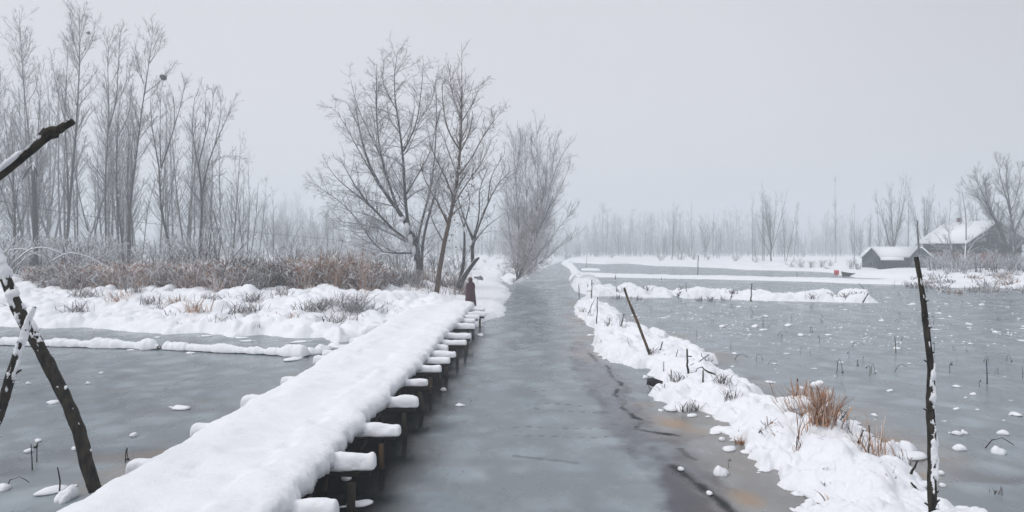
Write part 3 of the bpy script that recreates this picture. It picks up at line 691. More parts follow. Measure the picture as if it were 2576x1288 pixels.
# left wood: guided tall trees in front
PL = [dict(per_m=2.6, t0=.22, ang=32, ratio=.20, rr=.45, k=6, wob=.08, trop=.10, lmax=5.0, lmin=1.0, rmin=.014, tfall=.55),
      dict(per_m=2.6, t0=.15, ang=34, ratio=.45, rr=.6, k=4, wob=.16, trop=.08, lmax=2.4, lmin=.5, rmin=.014),
      dict(per_m=3.0, t0=.1, ang=36, ratio=.5, rr=.7, k=3, wob=.18, trop=.05, lmax=.9, lmin=.3, rmin=.0105)]
FT = [
 (78, 'tall tree with a thin feathery crown nearest the left edge of the wood', [([(165, 1220), (160, 1000), (145, 700), (120, 500), (103, 300), (95, 95)], .17, .025), ([(120, 500), (60, 430), (0, 420)], .06, .015), ([(103, 300), (60, 260), (5, 190)], .05, .012), ([(103, 300), (140, 230), (145, 130)], .05, .012), ([(120, 500), (170, 430), (190, 300)], .05, .012)]),
 (72, 'tallest tree of the left wood with two dark stems', [([(318, 1230), (325, 1000), (345, 820), (365, 600), (370, 450), (382, 300), (378, 65)], .24, .02), ([(325, 1000), (320, 750), (305, 560), (318, 380), (322, 225)], .15, .02), ([(370, 450), (430, 380), (465, 330)], .07, .012), ([(378, 300), (440, 200), (455, 90)], .05, .012), ([(382, 300), (345, 180), (340, 90)], .05, .012), ([(305, 560), (270, 420), (245, 280)], .06, .012)]),
 (74, 'straight forked tree with long upright limbs right of the tallest tree', [([(508, 1230), (500, 1000), (500, 800), (515, 620), (530, 480), (500, 350), (520, 190)], .17, .02), ([(515, 620), (555, 480), (562, 300), (575, 150)], .11, .015), ([(555, 480), (610, 400), (620, 290)], .05, .012)]),
 (70, 'pair of slim stems crossing high above the reeds', [([(590, 1230), (575, 1100), (550, 900), (560, 650), (560, 480), (600, 380)], .15, .02), ([(560, 650), (610, 560), (630, 400)], .07, .012)]),
 (68, 'dark double-trunk tree with a broad top carrying an old nest', [([(612, 1235), (612, 1000), (635, 850), (655, 680), (682, 450), (712, 300), (728, 155)], .2, .02), ([(612, 1000), (600, 860), (620, 640), (632, 430)], .1, .015), ([(682, 450), (760, 390), (825, 310)], .06, .012), ([(712, 300), (760, 230), (765, 170)], .05, .012), ([(682, 400), (650, 280), (640, 190)], .05, .012)]),
 (66, 'tree with a crooked trunk opening into a tall fan of branches', [([(830, 1235), (790, 1120), (755, 950), (765, 800), (735, 700), (715, 560), (715, 440)], .19, .02), ([(765, 800), (800, 700), (830, 600), (865, 480), (882, 390)], .11, .015), ([(765, 800), (760, 640), (765, 430)], .09, .012), ([(830, 600), (830, 500), (815, 430)], .06, .012), ([(735, 700), (700, 640), (670, 560)], .05, .012)]),
 (66, 'rounded spreading tree at the right end of the dark wood', [([(955, 1230), (958, 1050), (962, 920), (945, 780), (910, 660), (915, 520), (930, 440)], .18, .02), ([(962, 920), (985, 790), (1020, 690), (1070, 580), (1112, 480)], .12, .015), ([(945, 780), (980, 640), (975, 440)], .09, .012), ([(1020, 690), (1050, 560), (1050, 460)], .06, .012), ([(985, 790), (1060, 740), (1150, 745)], .06, .012), ([(985, 850), (1040, 830), (1085, 850)], .05, .012), ([(980, 640), (1010, 520), (1015, 430)], .06, .012)]),
 (64, 'small twisted stem right of the rounded spreading tree', [([(1010, 1225), (1025, 1150), (1005, 1080), (995, 980), (1010, 900)], .09, .02), ([(1005, 1080), (1040, 1010), (1060, 940)], .04, .012)]),
 (62, 'dark short tree with low snowy limbs at the far left', [([(62, 1290), (70, 1150), (72, 1000), (65, 880), (20, 800), (-10, 700)], .14, .03), ([(72, 1000), (90, 850), (130, 790)], .07, .02), ([(65, 880), (60, 700), (50, 560)], .07, .015), ([(72, 1000), (20, 920), (-20, 880)], .05, .012)]),
 (80, 'forked tree behind the slim crossing stems', [([(440, 1220), (450, 1100), (480, 980), (520, 860), (560, 720), (600, 560)], .12, .015), ([(450, 1100), (455, 900), (440, 800)], .06, .012), ([(680, 1210), (700, 1000), (740, 850)], .08, .02)]),
]
for d0, lab, lst in FT:
    P_ = WD(*K1(*lst[0][0][0]), d0); gz = max(.3, hL(P_[0], P_[1]))
    limbs, rad = guided(lst, K1, d0, rg, k=10, slope=.35)
    limbs[0][0][2] = min(limbs[0][0][2], gz - .1); P_[2] = limbs[0][0][2]
    tree_obj('bare_tree', P_, limbs, rad * .68, PL, M_BARK, M_TWIG, lab, group='tall bare trees of the left wood', rng=rg)
# nests
for (X, Y, d_, lab) in ((778, 366, 66.5, 'dark ball-shaped nest in the crown of the dark double-trunk tree'), (421, 156, 71.5, 'tiny dark nest high in the tallest tree of the left wood')):
    mb = MB(); p = WD(*K1(X, Y), d_); rr = .26 if Y > 300 else .15
    blob(mb, (0, 0, 0), (rr, rr, rr), rg, .25, flat_bottom=False)
    pts = rg.normal(size=(60, 3)); pts = unit(pts) * rr; d2 = unit(rg.normal(size=(60, 3))) * rr * .6
    mb.tubes(np.stack([pts - d2, pts + d2], 1), np.full((60, 2), .012), 3, False)
    o = mb.build('nest', M_BARK); o.location = p; tag(o, lab, 'nest')

# prototypes that are copied: slim woodland tree, broad tree, shrub
def proto(name, kind, seed, hgt):
    rng = np.random.default_rng(seed); out = []
    if kind == 'slim':
        n = rng.integers(1, 3); base = []
        for i in range(n):
            p = np.array([rng.normal() * .3 * i, rng.normal() * .3 * i, -.3]); lean = rng.normal(size=2) * .05 * (1 + i)
            pts = [p + np.array([lean[0] * q * hgt + .25 * math.sin(q * 4 + seed), lean[1] * q * hgt, q * hgt * (1 - .15 * i)]) for q in np.linspace(0, 1, 8)]
            base.append((resample(pts, 10), np.linspace(.0062 * hgt, .013, 10)))
        lv = [dict(PL[0], per_m=1.5, ratio=.24), dict(PL[1], per_m=1.7), dict(PL[2], per_m=1.6, rmin=.013)]
    elif kind == 'fan':
        base = []; tr = resample([(0, 0, -.3), (.1, 0, hgt * .1), (0, .1, hgt * .25)], 10); base.append((tr, np.linspace(.013 * hgt, .010 * hgt, 10)))
        for i in range(8):
            a = i / 8 * 6.28 + rng.normal() * .3; sp = rng.uniform(.12, .34); q = tr[rng.integers(4, 10)]
            pts = [q + np.array([math.cos(a) * sp * hgt * s_ ** .8, math.sin(a) * sp * hgt * s_ ** .8, s_ * (hgt * rng.uniform(.62, .75))]) for s_ in np.linspace(0, 1, 6)]
            base.append((resample(pts, 10), np.linspace(.006 * hgt, .013, 10)))
        lv = [dict(PL[0], per_m=1.5, ratio=.34, t0=.15, ang=32), dict(PL[1], per_m=1.9), dict(PL[2], per_m=1.9, rmin=.013)]
    else:
        base = []
        for i in range(14):
            a = rng.uniform(0, 6.28); sp = rng.uniform(.1, .7); q = np.array([rng.normal() * .25, rng.normal() * .25, -.1])
            pts = [q + np.array([math.cos(a) * sp * hgt * s_ ** 1.2, math.sin(a) * sp * hgt * s_ ** 1.2, hgt * (s_ - (.25 + sp * .3) * s_ * s_) * rng.uniform(.8, 1.2)]) for s_ in np.linspace(0, 1, 6)]
            base.append((resample(pts, 8), np.linspace(.035, .01, 8)))
        lv = [dict(per_m=2.6, t0=.15, ang=40, ratio=.4, rr=.6, k=4, wob=.2, trop=.05, lmax=1.6, lmin=.4, rmin=.013),
              dict(per_m=3.2, t0=.1, ang=42, ratio=.5, rr=.7, k=3, wob=.25, trop=.0, lmax=.7, lmin=.25, rmin=.011)]
    k = max(len(b[0]) for b in base)
    P = np.array([b[0] for b in base]); Rr = np.array([b[1] for b in base])
    tr = MB(); tr.tubes(P, Rr, 5); cr = MB(); p, r_ = P, Rr
    for li, prm in enumerate(lv):
        p, r_ = spawn(rng, p, r_, **prm)
        (tr if li == 0 and kind != 'shrub' else cr).tubes(p, r_, 4 if li == 0 else 3, False)
    mt = M_BARK if kind != 'shrub' else M_TWIG
    root = empty(name, (0, 0, 0))
    tr.build('trunk' if kind != 'shrub' else 'stems', mt, root); cr.build('crown' if kind != 'shrub' else 'twigs', M_TWIGS if kind == 'shrub' else M_TWIG, root)
    return root
protos = {('slim', i): proto('woodland_tree', 'slim', 100 + i, 20.) for i in range(5)}
protos.update({('fan', i): proto('broad_tree', 'fan', 200 + i, 16.) for i in range(3)})
protos.update({('shrub', i): proto('snowy_shrub', 'shrub', 300 + i, 3.) for i in range(4)})
first = {k: True for k in protos}
def place(key, x, y, z, s, rz, label, cat, group):
    src = protos[key]
    o = src if first[key] else copy_tree(src); first[key] = False
    o.location = (x, y, z); o.scale = (s, s, s) if np.isscalar(s) else s; o.rotation_euler = (0, 0, rz)
    tag(o, label, cat, group); return o
rf = np.random.default_rng(21)
# fill of the left wood (dense at left, thinning to the right)
for i in range(74):
    px = 760 * rf.uniform(0, 1) ** 1.25 - 60 if i > 14 else rf.uniform(-420, -40)
    d = rf.uniform(76, 125); top = np.interp(px, [-400, 0, 330, 430, 600, 640, 900], [150, 150, 210, 240, 330, 430, 520]) + rf.uniform(0, 130)
    x = (px - 1288) * d / F; z = .8; hgt = (H + (HY - top) * d / F) - z; s_ = hgt / 20
    place(('slim', int(rf.integers(5))), x, y=d, z=z, s=(s_ * 1.1, s_ * 1.1, s_), rz=rf.uniform(0, 6.28), label='thin bare tree filling the left wood, ' + ('beyond the left edge' if px < -20 else 'left of the tallest tree' if px < 190 else 'between tallest tree and crossing stems' if px < 330 else 'behind the crooked fan-topped tree' if px < 460 else 'thinning out at its right end'), cat='tree', group='thin trees filling the left wood, ' + ('a' if px < -20 else 'b' if px < 190 else 'c' if px < 330 else 'd' if px < 460 else 'e'))
for i in range(46):
    px = rf.uniform(540, 1270); d = rf.uniform(120, 250); top = np.interp(px, [540, 640, 720, 850, 1250], [450, 480, 520, 520, 575]) + rf.uniform(0, 50)
    x = (px - 1288) * d / F; z = .7; hgt = (H + (HY - top) * d / F) - z; s_ = hgt / 20
    k = ('slim', int(rf.integers(5))) if rf.random() < .6 else ('fan', int(rf.integers(3)))
    s_ = hgt / (20 if k[0] == 'slim' else 15)
    place(k, x, d, z, (s_ * 1.2, s_ * 1.2, s_), rf.uniform(0, 6.28), 'faint misty tree far off, ' + ('beyond the right end of the left wood' if px < 780 else 'seen through the spreading tree' if px < 1080 else 'between the slender tree and the canal tree'), 'tree', 'misty trees, ' + ('left of the spreading tree' if px < 780 else 'behind the spreading tree' if px < 1080 else 'near the canal tree'))
# shrubs at the foot of the wood
for i in range(120):
    px = rf.uniform(-300, 1180); d = rf.uniform(56, 84) if px < 900 else rf.uniform(62, 95)
    x = (px - 1288) * d / F
    place(('shrub', int(rf.integers(4))), x, d, hL(x, d) - .1, rf.uniform(.8, 2.0) * (1 if px < 620 else .75), rf.uniform(0, 6.28), 'snow-laden twiggy undergrowth shrub behind the reeds, ' + ('at the far left edge' if px < 100 else 'under the tallest trees' if px < 450 else 'right of the dark wood' if px < 800 else 'behind the spreading tree'), 'shrub', 'snowy shrubs ' + ('at the left edge' if px < 100 else 'under the tall trees' if px < 450 else 'right of the wood' if px < 800 else 'behind the spreading tree'))
# right side : far rows
def rt(px, top, d, key, lab, group=None, wide=1., cat='tree'):
    x = (px - 1288) * d / F; z = .5; hgt = (H + (HY - top) * d / F) - z
    s_ = hgt / {'slim': 20, 'fan': 15.5, 'shrub': 3}[key[0]]
    return place(key, x, d, z, (s_ * wide, s_ * wide, s_), rf.uniform(0, 6.28), lab, cat, group)
for i in range(44):
    px = rf.choice([1480, 1560, 1660, 1700, 1780, 1860, 1930, 2050, 2160, 2240]) + rf.normal() * 22; d = rf.uniform(190, 330); top = np.interp(px, [1440, 1560, 1700, 1880, 2100, 2330], [600, 590, 560, 560, 560, 540]) + rf.uniform(-15, 35)
    rt(px, top, d, ('slim', int(rf.integers(5))) if rf.random() < .7 else ('fan', int(rf.integers(3))), 'faint grey tree in the hazy row, ' + ('between the canal and the tall pond post' if px < 1757 else 'between the tall pond post and the misty clump' if px < 1890 else 'between the misty clump and the hut'), 'hazy trees beyond the far ponds, ' + ('near the canal' if px < 1757 else 'middle' if px < 1890 else 'near the hut'), 1.0)
for j, (px, top, d, k, w, lab) in enumerate([
    (1690, 518, 175, ('slim', 0), .8, 'first pale tree of the cluster left of the bamboo-like post, with a bent stem'), (1706, 540, 180, ('slim', 3), .7, 'thin tree touching the bent pale tree beyond the far pond'),
    (1741, 515, 178, ('slim', 1), .6, 'straight pale trunk right behind the tall post in the far pond'), (1772, 545, 176, ('slim', 2), .6, 'slim pole-like tree just right of the tall pond post'), (1795, 535, 180, ('slim', 4), .6, 'pole-like tree second to the right of the tall pond post'), (1808, 545, 174, ('slim', 0), .55, 'pole-like tree third to the right of the tall pond post'),
    (1895, 495, 150, ('slim', 1), .8, 'left stem of the tall misty clump in the middle of the far bank'), (1918, 480, 152, ('slim', 4), .8, 'tallest tree in the misty clump in the middle of the far bank'), (1940, 475, 150, ('fan', 1), .75, 'fan-shaped tree at the heart of the misty far-bank clump'), (1975, 490, 148, ('slim', 3), .8, 'right-leaning tree closing the misty far-bank clump'), (1998, 520, 150, ('slim', 2), .8, 'thin tree just outside the misty far-bank clump'),
    (2103, 452, 128, ('slim', 2), .38, 'very thin tall lone tree beside the snowy boat and red object'), (2150, 520, 125, ('slim', 0), .6, 'thin leaning tree between the lone tall tree and the hut'),
    (2215, 485, 122, ('slim', 3), .8, 'tree rising behind the left gable of the hut'), (2248, 455, 120, ('fan', 0), .7, 'tall fan of branches directly behind the hut'), (2285, 462, 124, ('slim', 1), .9, 'tree with dense twigs behind the middle of the hut'), (2325, 480, 122, ('fan', 2), .7, 'tree behind the right gable of the hut'), (2190, 530, 126, ('slim', 4), .8, 'lower tree left behind the hut'),
    (2372, 520, 118, ('fan', 1), .7, 'tree showing over the left half of the brick house roof'), (2415, 462, 104, ('slim', 4), .4, 'slim straight tree crossing the brick house roof'), (2360, 545, 120, ('slim', 0), .8, 'pale tree between the hut and the brick house'),
    (2470, 500, 118, ('fan', 2), .8, 'tree behind the brick house gable'), (2600, 470, 112, ('fan', 0), 1., 'tree behind the right end of the brick house')]):
    rt(px, top, d, k, lab, 'trees of the far bank', w)
# big bare tree beside the house
LH = [([(1810, 1110), (1790, 960), (1740, 850), (1690, 720), (1610, 560), (1500, 330)], .3, .02), ([(1800, 1000), (1805, 780), (1780, 580), (1700, 350), (1680, 200)], .24, .02), ([(1780, 600), (1850, 400), (1870, 220)], .1, .015), ([(1740, 850), (1640, 640), (1560, 480), (1450, 420)], .12, .015), ([(1780, 580), (1750, 380), (1750, 190)], .1, .015), ([(1690, 720), (1600, 600), (1480, 490)], .08, .012), ([(1805, 780), (1890, 600), (1960, 380)], .14, .015), ([(1790, 960), (1900, 800), (1990, 620)], .12, .015), ([(1610, 560), (1580, 400), (1600, 300)], .07, .012), ([(1740, 850), (1700, 780), (1620, 760)], .06, .012)]
limbs, rad = guided(LH, K4, 92., rg, k=10, slope=.4); bh = WD(*K4(1812, 1112), 92.)
tree_obj('bare_tree', bh, limbs, rad, [dict(PL[0], per_m=3.4, ratio=.32, t0=.12), dict(PL[1], per_m=3.4), dict(PL[2], per_m=3.6)], M_BARK, M_TWIG, 'dark broad bare tree in front of the brick house gable', rng=rg)
LB = [([(1330, 1120), (1340, 1000), (1270, 900), (1200, 780)], .09, .02), ([(1340, 1000), (1300, 850), (1290, 700), (1310, 560)], .08, .015), ([(1400, 1110), (1350, 960), (1220, 900), (1140, 860)], .07, .015), ([(1400, 1110), (1430, 950), (1480, 900), (1540, 880)], .07, .015), ([(1430, 950), (1500, 830), (1600, 780)], .05, .012), ([(1430, 830), (1430, 640), (1390, 400)], .07, .015), ([(1430, 1100), (1420, 950), (1430, 830)], .09, .05)]
limbs, rad = guided(LB, K4, 90., rg, k=8, slope=.4); bh = WD(*K4(1360, 1120), 90.)
tree_obj('bare_tree', bh, limbs, rad, [dict(PL[0], per_m=2.4, ratio=.35, t0=.2, ang=45, lmax=2), dict(PL[1], per_m=2.8), PL[2]], M_TWIG, M_TWIGW, 'low snowy crooked tree sprawling in front of the brick house wall', rng=rg)
# shrubs along the far bank
for (px, d, s_, lab) in [(1990, 118, .8, None), (2015, 117, .9, None), (2040, 116, .8, None), (2065, 115, .85, None), (2090, 118, .7, None), (1665, 165, .9, None), (1710, 168, 1.1, None), (1745, 165, 1.0, None), (1850, 150, 1.0, None), (1780, 165, .8, None), (1900, 140, .8, None), (1540, 190, .7, None), (1500, 230, .9, None), (2140, 105, 1.0, None), (2158, 103, .8, None), (2345, 95, 1.2, None), (2370, 92, 1.2, None), (2400, 88, 1.1, None), (2440, 88, .9, None), (2490, 90, 1.3, None), (2530, 88, 1.2, None), (2570, 86, 1.3, None), (2610, 90, 1.2, None), (2425, 80, .7, None), (2340, 98, 1.0, None), (2310, 102, .7, None), (2560, 98, 1.6, None), (2650, 92, 1.4, None), (2415, 86, 1.5, None), (2455, 84, 1.3, None), (2500, 85, 1.6, None), (2545, 84, 1.5, None), (2590, 84, 1.4, None), (2350, 90, 1.4, None), (2380, 96, 1.7, None), (2385, 84, .6, None)]:
    x = (px - 1288) * d / F
    place(('shrub', int(rf.integers(4))), x, d, hF(x, d) - .15, s_ * .8, rf.uniform(0, 6.28), 'low snowy bush on the far bank ' + ('at the foot of the hazy tree row' if px < 1960 else 'in the dark row left of the hut' if px < 2120 else 'hugging the hut' if px < 2350 else 'in front of the brick house'), 'bush', 'snowy bushes ' + ('below the hazy row' if px < 1960 else 'left of the hut' if px < 2120 else 'by the hut' if px < 2350 else 'by the brick house'))
# a far-off wood that reads as one mass
def far_wood():
    rng = np.random.default_rng(77); mb = MB(); N = 3200
    px = rng.uniform(-600, 3100, N); d = rng.uniform(260, 520, N); x = (px - 1288) * d / F
    ok = vnoise(px / 55, px * 0 + 2, 12) + .6 * vnoise(px / 16, px * 0 + 5, 13) > rng.uniform(.2, 1.1, N)
    px, d, x = px[ok], d[ok], x[ok]; N = len(px)
    hg = rng.uniform(5, 20, N) ** 1.0 * np.where(px < 1300, 1.25, 1.0)
    st = np.stack([np.stack([x, d, np.full(N, .3)], -1), np.stack([x + rng.normal(size=N) * .4, d, hg * .5], -1), np.stack([x + rng.normal(size=N) * .8, d, hg], -1)], 1)
    rd = np.stack([hg * .007, hg * .0045, hg * .0015], -1); mb.tubes(st, rd, 4, False)
    p, r_ = spawn(rng, st, rd, per_m=2.6, t0=.06, ang=42, ratio=.34, rr=.5, k=4, wob=.14, trop=.1, lmax=5, lmin=1, rmin=.03); mb.tubes(p, r_, 3, False)
    p, r_ = spawn(rng, p, r_, per_m=2.2, t0=.1, ang=42, ratio=.5, rr=.6, k=3, wob=.2, trop=.05, lmax=2.2, lmin=.6, rmin=.017); mb.tubes(p, r_, 3, False)
    n2 = 9000; px = rng.uniform(-600, 3100, n2); d = rng.uniform(200, 420, n2); d = np.where((px > 1420) & (px < 2700), np.maximum(d, 215), d); x = (px - 1288) * d / F
    h2 = rng.uniform(1.5, 6.5, n2) * (.5 + vnoise(px / 30, d / 40, 14)); an = rng.uniform(0, 6.28, n2); ln = h2 * rng.uniform(0, .45, n2)
    st = np.stack([np.stack([x, d, np.full(n2, .2)], -1), np.stack([x + np.cos(an) * ln * .4, d, .2 + h2 * .6], -1), np.stack([x + np.cos(an) * ln, d, .2 + h2], -1)], 1)
    mb.tubes(st, np.stack([h2 * 0 + .05, h2 * 0 + .035, h2 * 0 + .02], -1), 3, False)
    p, r_ = spawn(rng, st, np.full((n2, 3), .04), per_m=1.6, t0=.1, ang=42, ratio=.4, rr=.6, k=3, wob=.2, trop=.05, lmax=2.2, lmin=.5, rmin=.02); mb.tubes(p, r_, 3, False)
    tag(mb.build('distant_woods', M_TWIG), 'far-off wood fading into the fog all along the horizon', 'woods', kind='stuff')
far_wood()

# ------------------------------------------------------------------ reeds and weeds
def blades(pos, hgt, wid, lean, rng, tint, snow, name, mat, parent=None, smooth=False, bend=.35):
    """thin flat blades, each three quads long"""
    N = len(pos); a = rng.uniform(0, 6.28, N); b = rng.uniform(0, 6.28, N); k = 4
    dirv = np.stack([np.cos(a), np.sin(a), 0 * a], -1); side = np.stack([np.cos(b), np.sin(b), 0 * b], -1)
    pts = []
    for i in range(k):
        t = i / (k - 1)
        pts.append(pos + dirv * (lean * t + bend * hgt * t * t * rng.uniform(.0, 1, N))[:, None] + np.array([0, 0, 1]) * (hgt * t * (1 - .18 * t * lean / (hgt + .01)))[:, None])
    P = np.stack(pts, 1); w = wid[:, None] * np.array([1, .9, .8, .45])[None] / 2
    V = np.stack([P - side[:, None] * w[..., None], P + side[:, None] * w[..., None]], 2)
    base = (np.arange(N) * k * 2)[:, None]; r_ = (np.arange(k - 1) * 2)[None]
    Q = np.stack([base + r_, base + r_ + 1, base + r_ + 3, base + r_ + 2], -1).reshape(-1, 4)
    me = np_mesh(name, V, Q)
    at = me.attributes.new('tint', 'FLOAT_COLOR', 'POINT')
    sn = np.clip(snow[:, None] * np.array([.5, .7, 1.0, 1.3])[None] + rng.normal(size=(N, k)) * .15, 0, 1)
    col = np.zeros((N, k, 2, 4), np.float32); col[..., 0] = tint[:, None, None]; col[..., 1] = sn[..., None]; col[..., 3] = 1
    at.data.foreach_set('color', col.ravel())
    return link(name, me, mat, parent)
def reeds():
    rng = np.random.default_rng(31); N = 36000
    px = rng.uniform(60, 1175, N); d = rng.uniform(42, 56, N)
    x = (px - 1288) * d / F
    lo = 43.5 + 1.3 * fbm(x / 2, x * 0, 5) + np.interp(px, [60, 250, 940, 1000, 1180], [4, 0, 0, 5, 5])
    # clumps and gaps
    cl_ = fbm(x / 1.1, d / 1.1, 44, 3); keep = (d > lo + 1.6 * fbm(x / .7, x * 0 + 3, 6, 3)) & (cl_ > -.22) & ~((px > 1000) & (cl_ < .05))
    x, d, px, cl_ = x[keep], d[keep], px[keep], cl_[keep]
    n = len(x); z = np.array(h_left(x, d, seg_dist(x, d, left_poly)))
    hg = (1.10 + .65 * cl_ + .45 * fbm(x / 3.5, d / 6, 54, 2)) * np.where(rng.random(n) < .06, rng.uniform(1.1, 1.7, n), rng.uniform(.3, 1.1, n)) * np.interp(px, [60, 150, 700, 850, 940, 1000, 1180], [.55, .85, 1.0, 1.2, 1.1, .7, .55])
    tint = np.clip(np.interp(px, [60, 200, 260, 330, 420, 520, 620, 700, 740, 850, 940, 980], [.2, .35, .6, .45, .5, .35, .25, .12, .45, .7, .55, .2]) + .55 * fbm(x / 1.6, d / 2.2, 48, 3) + rng.normal(size=n) * .2, 0, 1)
    tint = np.where(px > 960, tint * .5, tint)
    snow = np.clip(.20 + .7 * fbm(x / .45, d / .6, 49, 3) + rng.normal(size=n) * .35 + np.interp(px, [60, 200, 330, 420, 640, 720, 950], [.35, .05, .2, .25, .2, -.1, -.12]), 0, 1)
    o = blades(np.stack([x, d, z], -1), hg, rng.uniform(.02, .055, n), rng.uniform(0, .55, n), rng, tint, snow, 'reeds', M_REED)
    # broken leaves caught in the belt, same object
    m2 = 26000; px2 = rng.uniform(60, 1000, m2); d2 = rng.uniform(42.5, 53, m2); x2 = (px2 - 1288) * d2 / F
    k2 = (d2 > 43.0 + 1.3 * fbm(x2 / 2, x2 * 0, 5) + np.interp(px2, [60, 250, 940, 1000], [4, 0, 0, 4])) & (fbm(x2 / 1.1, d2 / 1.1, 44, 3) > -.25); x2, d2, px2 = x2[k2], d2[k2], px2[k2]; q = len(x2)
    z2 = np.array(h_left(x2, d2, seg_dist(x2, d2, left_poly))) + rng.uniform(0, 1.35, q) ** 1.2 * np.interp(px2, [60, 150, 850, 940, 1000], [.5, .8, 1.1, 1., .5])
    o2 = blades(np.stack([x2, d2, z2], -1), rng.uniform(.05, .4, q), rng.uniform(.05, .11, q), rng.uniform(.1, .5, q), rng, np.clip(np.interp(px2, [60, 200, 260, 330, 420, 520, 620, 700, 740, 850, 940, 980], [.2, .35, .6, .45, .5, .35, .25, .12, .45, .7, .55, .2]) + .55 * fbm(x2 / 1.6, d2 / 2.2, 48, 3) + rng.normal(size=q) * .2, 0, 1), np.clip(.30 + .9 * fbm(x2 / .4, z2 / .3, 50, 3) + rng.normal(size=q) * .45, 0, 1), 'leaves', M_REED, bend=.9)
    o2.parent = o
    tag(o, 'thick belt of brown and grey snow-dusted reeds along the left bank', 'reeds', kind='stuff')
reeds()
def tuft(name, x, y, z, n, hg, spread, rng, mat, label, cat, group=None, tint=(0, 1), snow=.3, wid=(.012, .03), lean=.5, snowcap=0, bend=.6):
    root = empty(name, (x, y, z), label, cat, group)
    p = np.stack([rng.normal(size=n) * spread, rng.normal(size=n) * spread, np.full(n, -.03)], -1)
    blades(p, hg * rng.uniform(.45, 1.1, n), rng.uniform(*wid, n), rng.uniform(0, lean, n) * hg, rng, rng.uniform(*tint, n), np.clip(snow + rng.normal(size=n) * .25, 0, 1), 'stalks', mat, root, bend=bend)
    if snowcap:
        mb = MB()
        for _ in range(snowcap): blob(mb, (rng.normal() * spread * .9, rng.normal() * spread * .9, hg * rng.uniform(.15, .6)), np.array((.13, .13, .07)) * rng.uniform(.6, 1.3) * max(hg, .4), rng, .25)
        mb.build('snow', M_SNOW, root, True)
    return root
rw = np.random.default_rng(41)
for X, Y, s_, lab in ((360, 275, .5, 'dark weed tuft at the left top of the snowy bank'), (350, 340, .6, 'sprawling dark weed tuft half way down the left bank'), (420, 385, .6, 'long low weed patch below the sprawling weed tuft on the left bank'), (545, 285, .6, 'rusty weed tuft poking out directly under the reeds'), (615, 275, .55, 'dark round weed tuft under the reeds'), (690, 400, .5, 'thin weed tuft low on the bank near the ice'), (760, 350, .4, 'small thin weeds in the middle of the bank'), (890, 310, .6, 'orange brown weed tuft in the middle of the bank'), (820, 400, .55, 'dark stalky weeds under the orange tuft'), (950, 400, .5, 'drooping grey weeds low on the bank'), (1085, 290, .55, 'upright dry stalks below the reeds'), (1150, 305, .5, 'dark clump of weeds right below the reeds'), (1290, 305, .35, 'faint thin stalks on the open snow')):
    px, py = K5(X, Y); q = W(px, py, .75); z = hL(q[0], q[1]); q = W(px, py, z); z = hL(q[0], q[1])
    tuft('weed_tuft', q[0], q[1], z, 60, s_ * 1.1, .28, rw, M_REEDO if 'orange' in lab or 'rusty' in lab else M_WEED, lab, 'weeds', 'weed tufts on the left snow bank', snow=.25, wid=(.02, .05), lean=.8)
for X, Y, n_, s_, lab in ((560, 215, 190, .95, 'large dark drooping bush on the bank left of the bridge end'), (660, 265, 150, .85, 'dark drooping bush next to the bridge end'), (500, 300, 110, .75, 'lower dark drooping bush near the ice by the bridge'), (425, 180, 110, .5, 'round snow-capped dark bush above the drooping bushes'), (350, 190, 40, .4, 'tiny dark weed left of the round snow-capped bush'), (60, 260, 30, .45, 'faint grey weed left of the drooping bushes'), (50, 140, 70, .5, 'small dark weed tuft just under the reeds near the hay mound'), (760, 190, 40, .5, 'thin stalks on the snow between bushes and bridge')):
    px, py = K6(X, Y); q = W(px, py + 12, .75); z = hL(q[0], q[1]); q = W(px, py + 12, z)
    tuft('drooping_bush', q[0], q[1], z, int(n_ * 1.4), s_ * 1.25, .36, rw, M_WEED, lab, 'bush', 'dark bushes by the bridge end', snow=.3, wid=(.025, .06), lean=.8, snowcap=5 if n_ > 90 else 0, bend=.8)
for i in range(40):
    px = rw.uniform(20, 980); py = rw.uniform(738, 826); q = W(px, py, .6); z = hL(q[0], q[1])
    if q[1] > 44 or z < .1: continue
    tuft('weed_tuft', q[0], q[1], z - .05, int(rw.integers(6, 30)), rw.uniform(.2, .5), .2, rw, M_WEED if i % 4 else M_REEDO, 'small wisp of dead weeds showing through the left snow bank', 'weeds', 'wisps of weeds on the left snow bank', snow=.3, wid=(.02, .06), lean=1.)
for px, py, s_, n_, lab in ((1008, 716, 1.3, 130, 'grey stalks standing left of the spreading tree trunk'), (965, 730, 1.1, 130, 'dark tangled stalks at the right end of the reeds'), (1080, 728, 1.1, 110, 'tan reeds between the two tree trunks'), (1130, 722, 1.2, 110, 'tan reeds right of the slender tree'), (1158, 716, 1.0, 60, 'pale reeds behind the forked tree'), (1098, 742, .6, 60, 'short dark grass around the slender tree foot'), (1045, 738, .5, 50, 'low weeds at the spreading tree foot')):
    q = W(px, py, .7)
    tuft('reed_clump', q[0], q[1], hL(q[0], q[1]), n_, s_, .5, rw, M_REED, lab, 'reeds', 'reed clumps around the tree trunks', snow=.3, wid=(.02, .045), lean=.25)
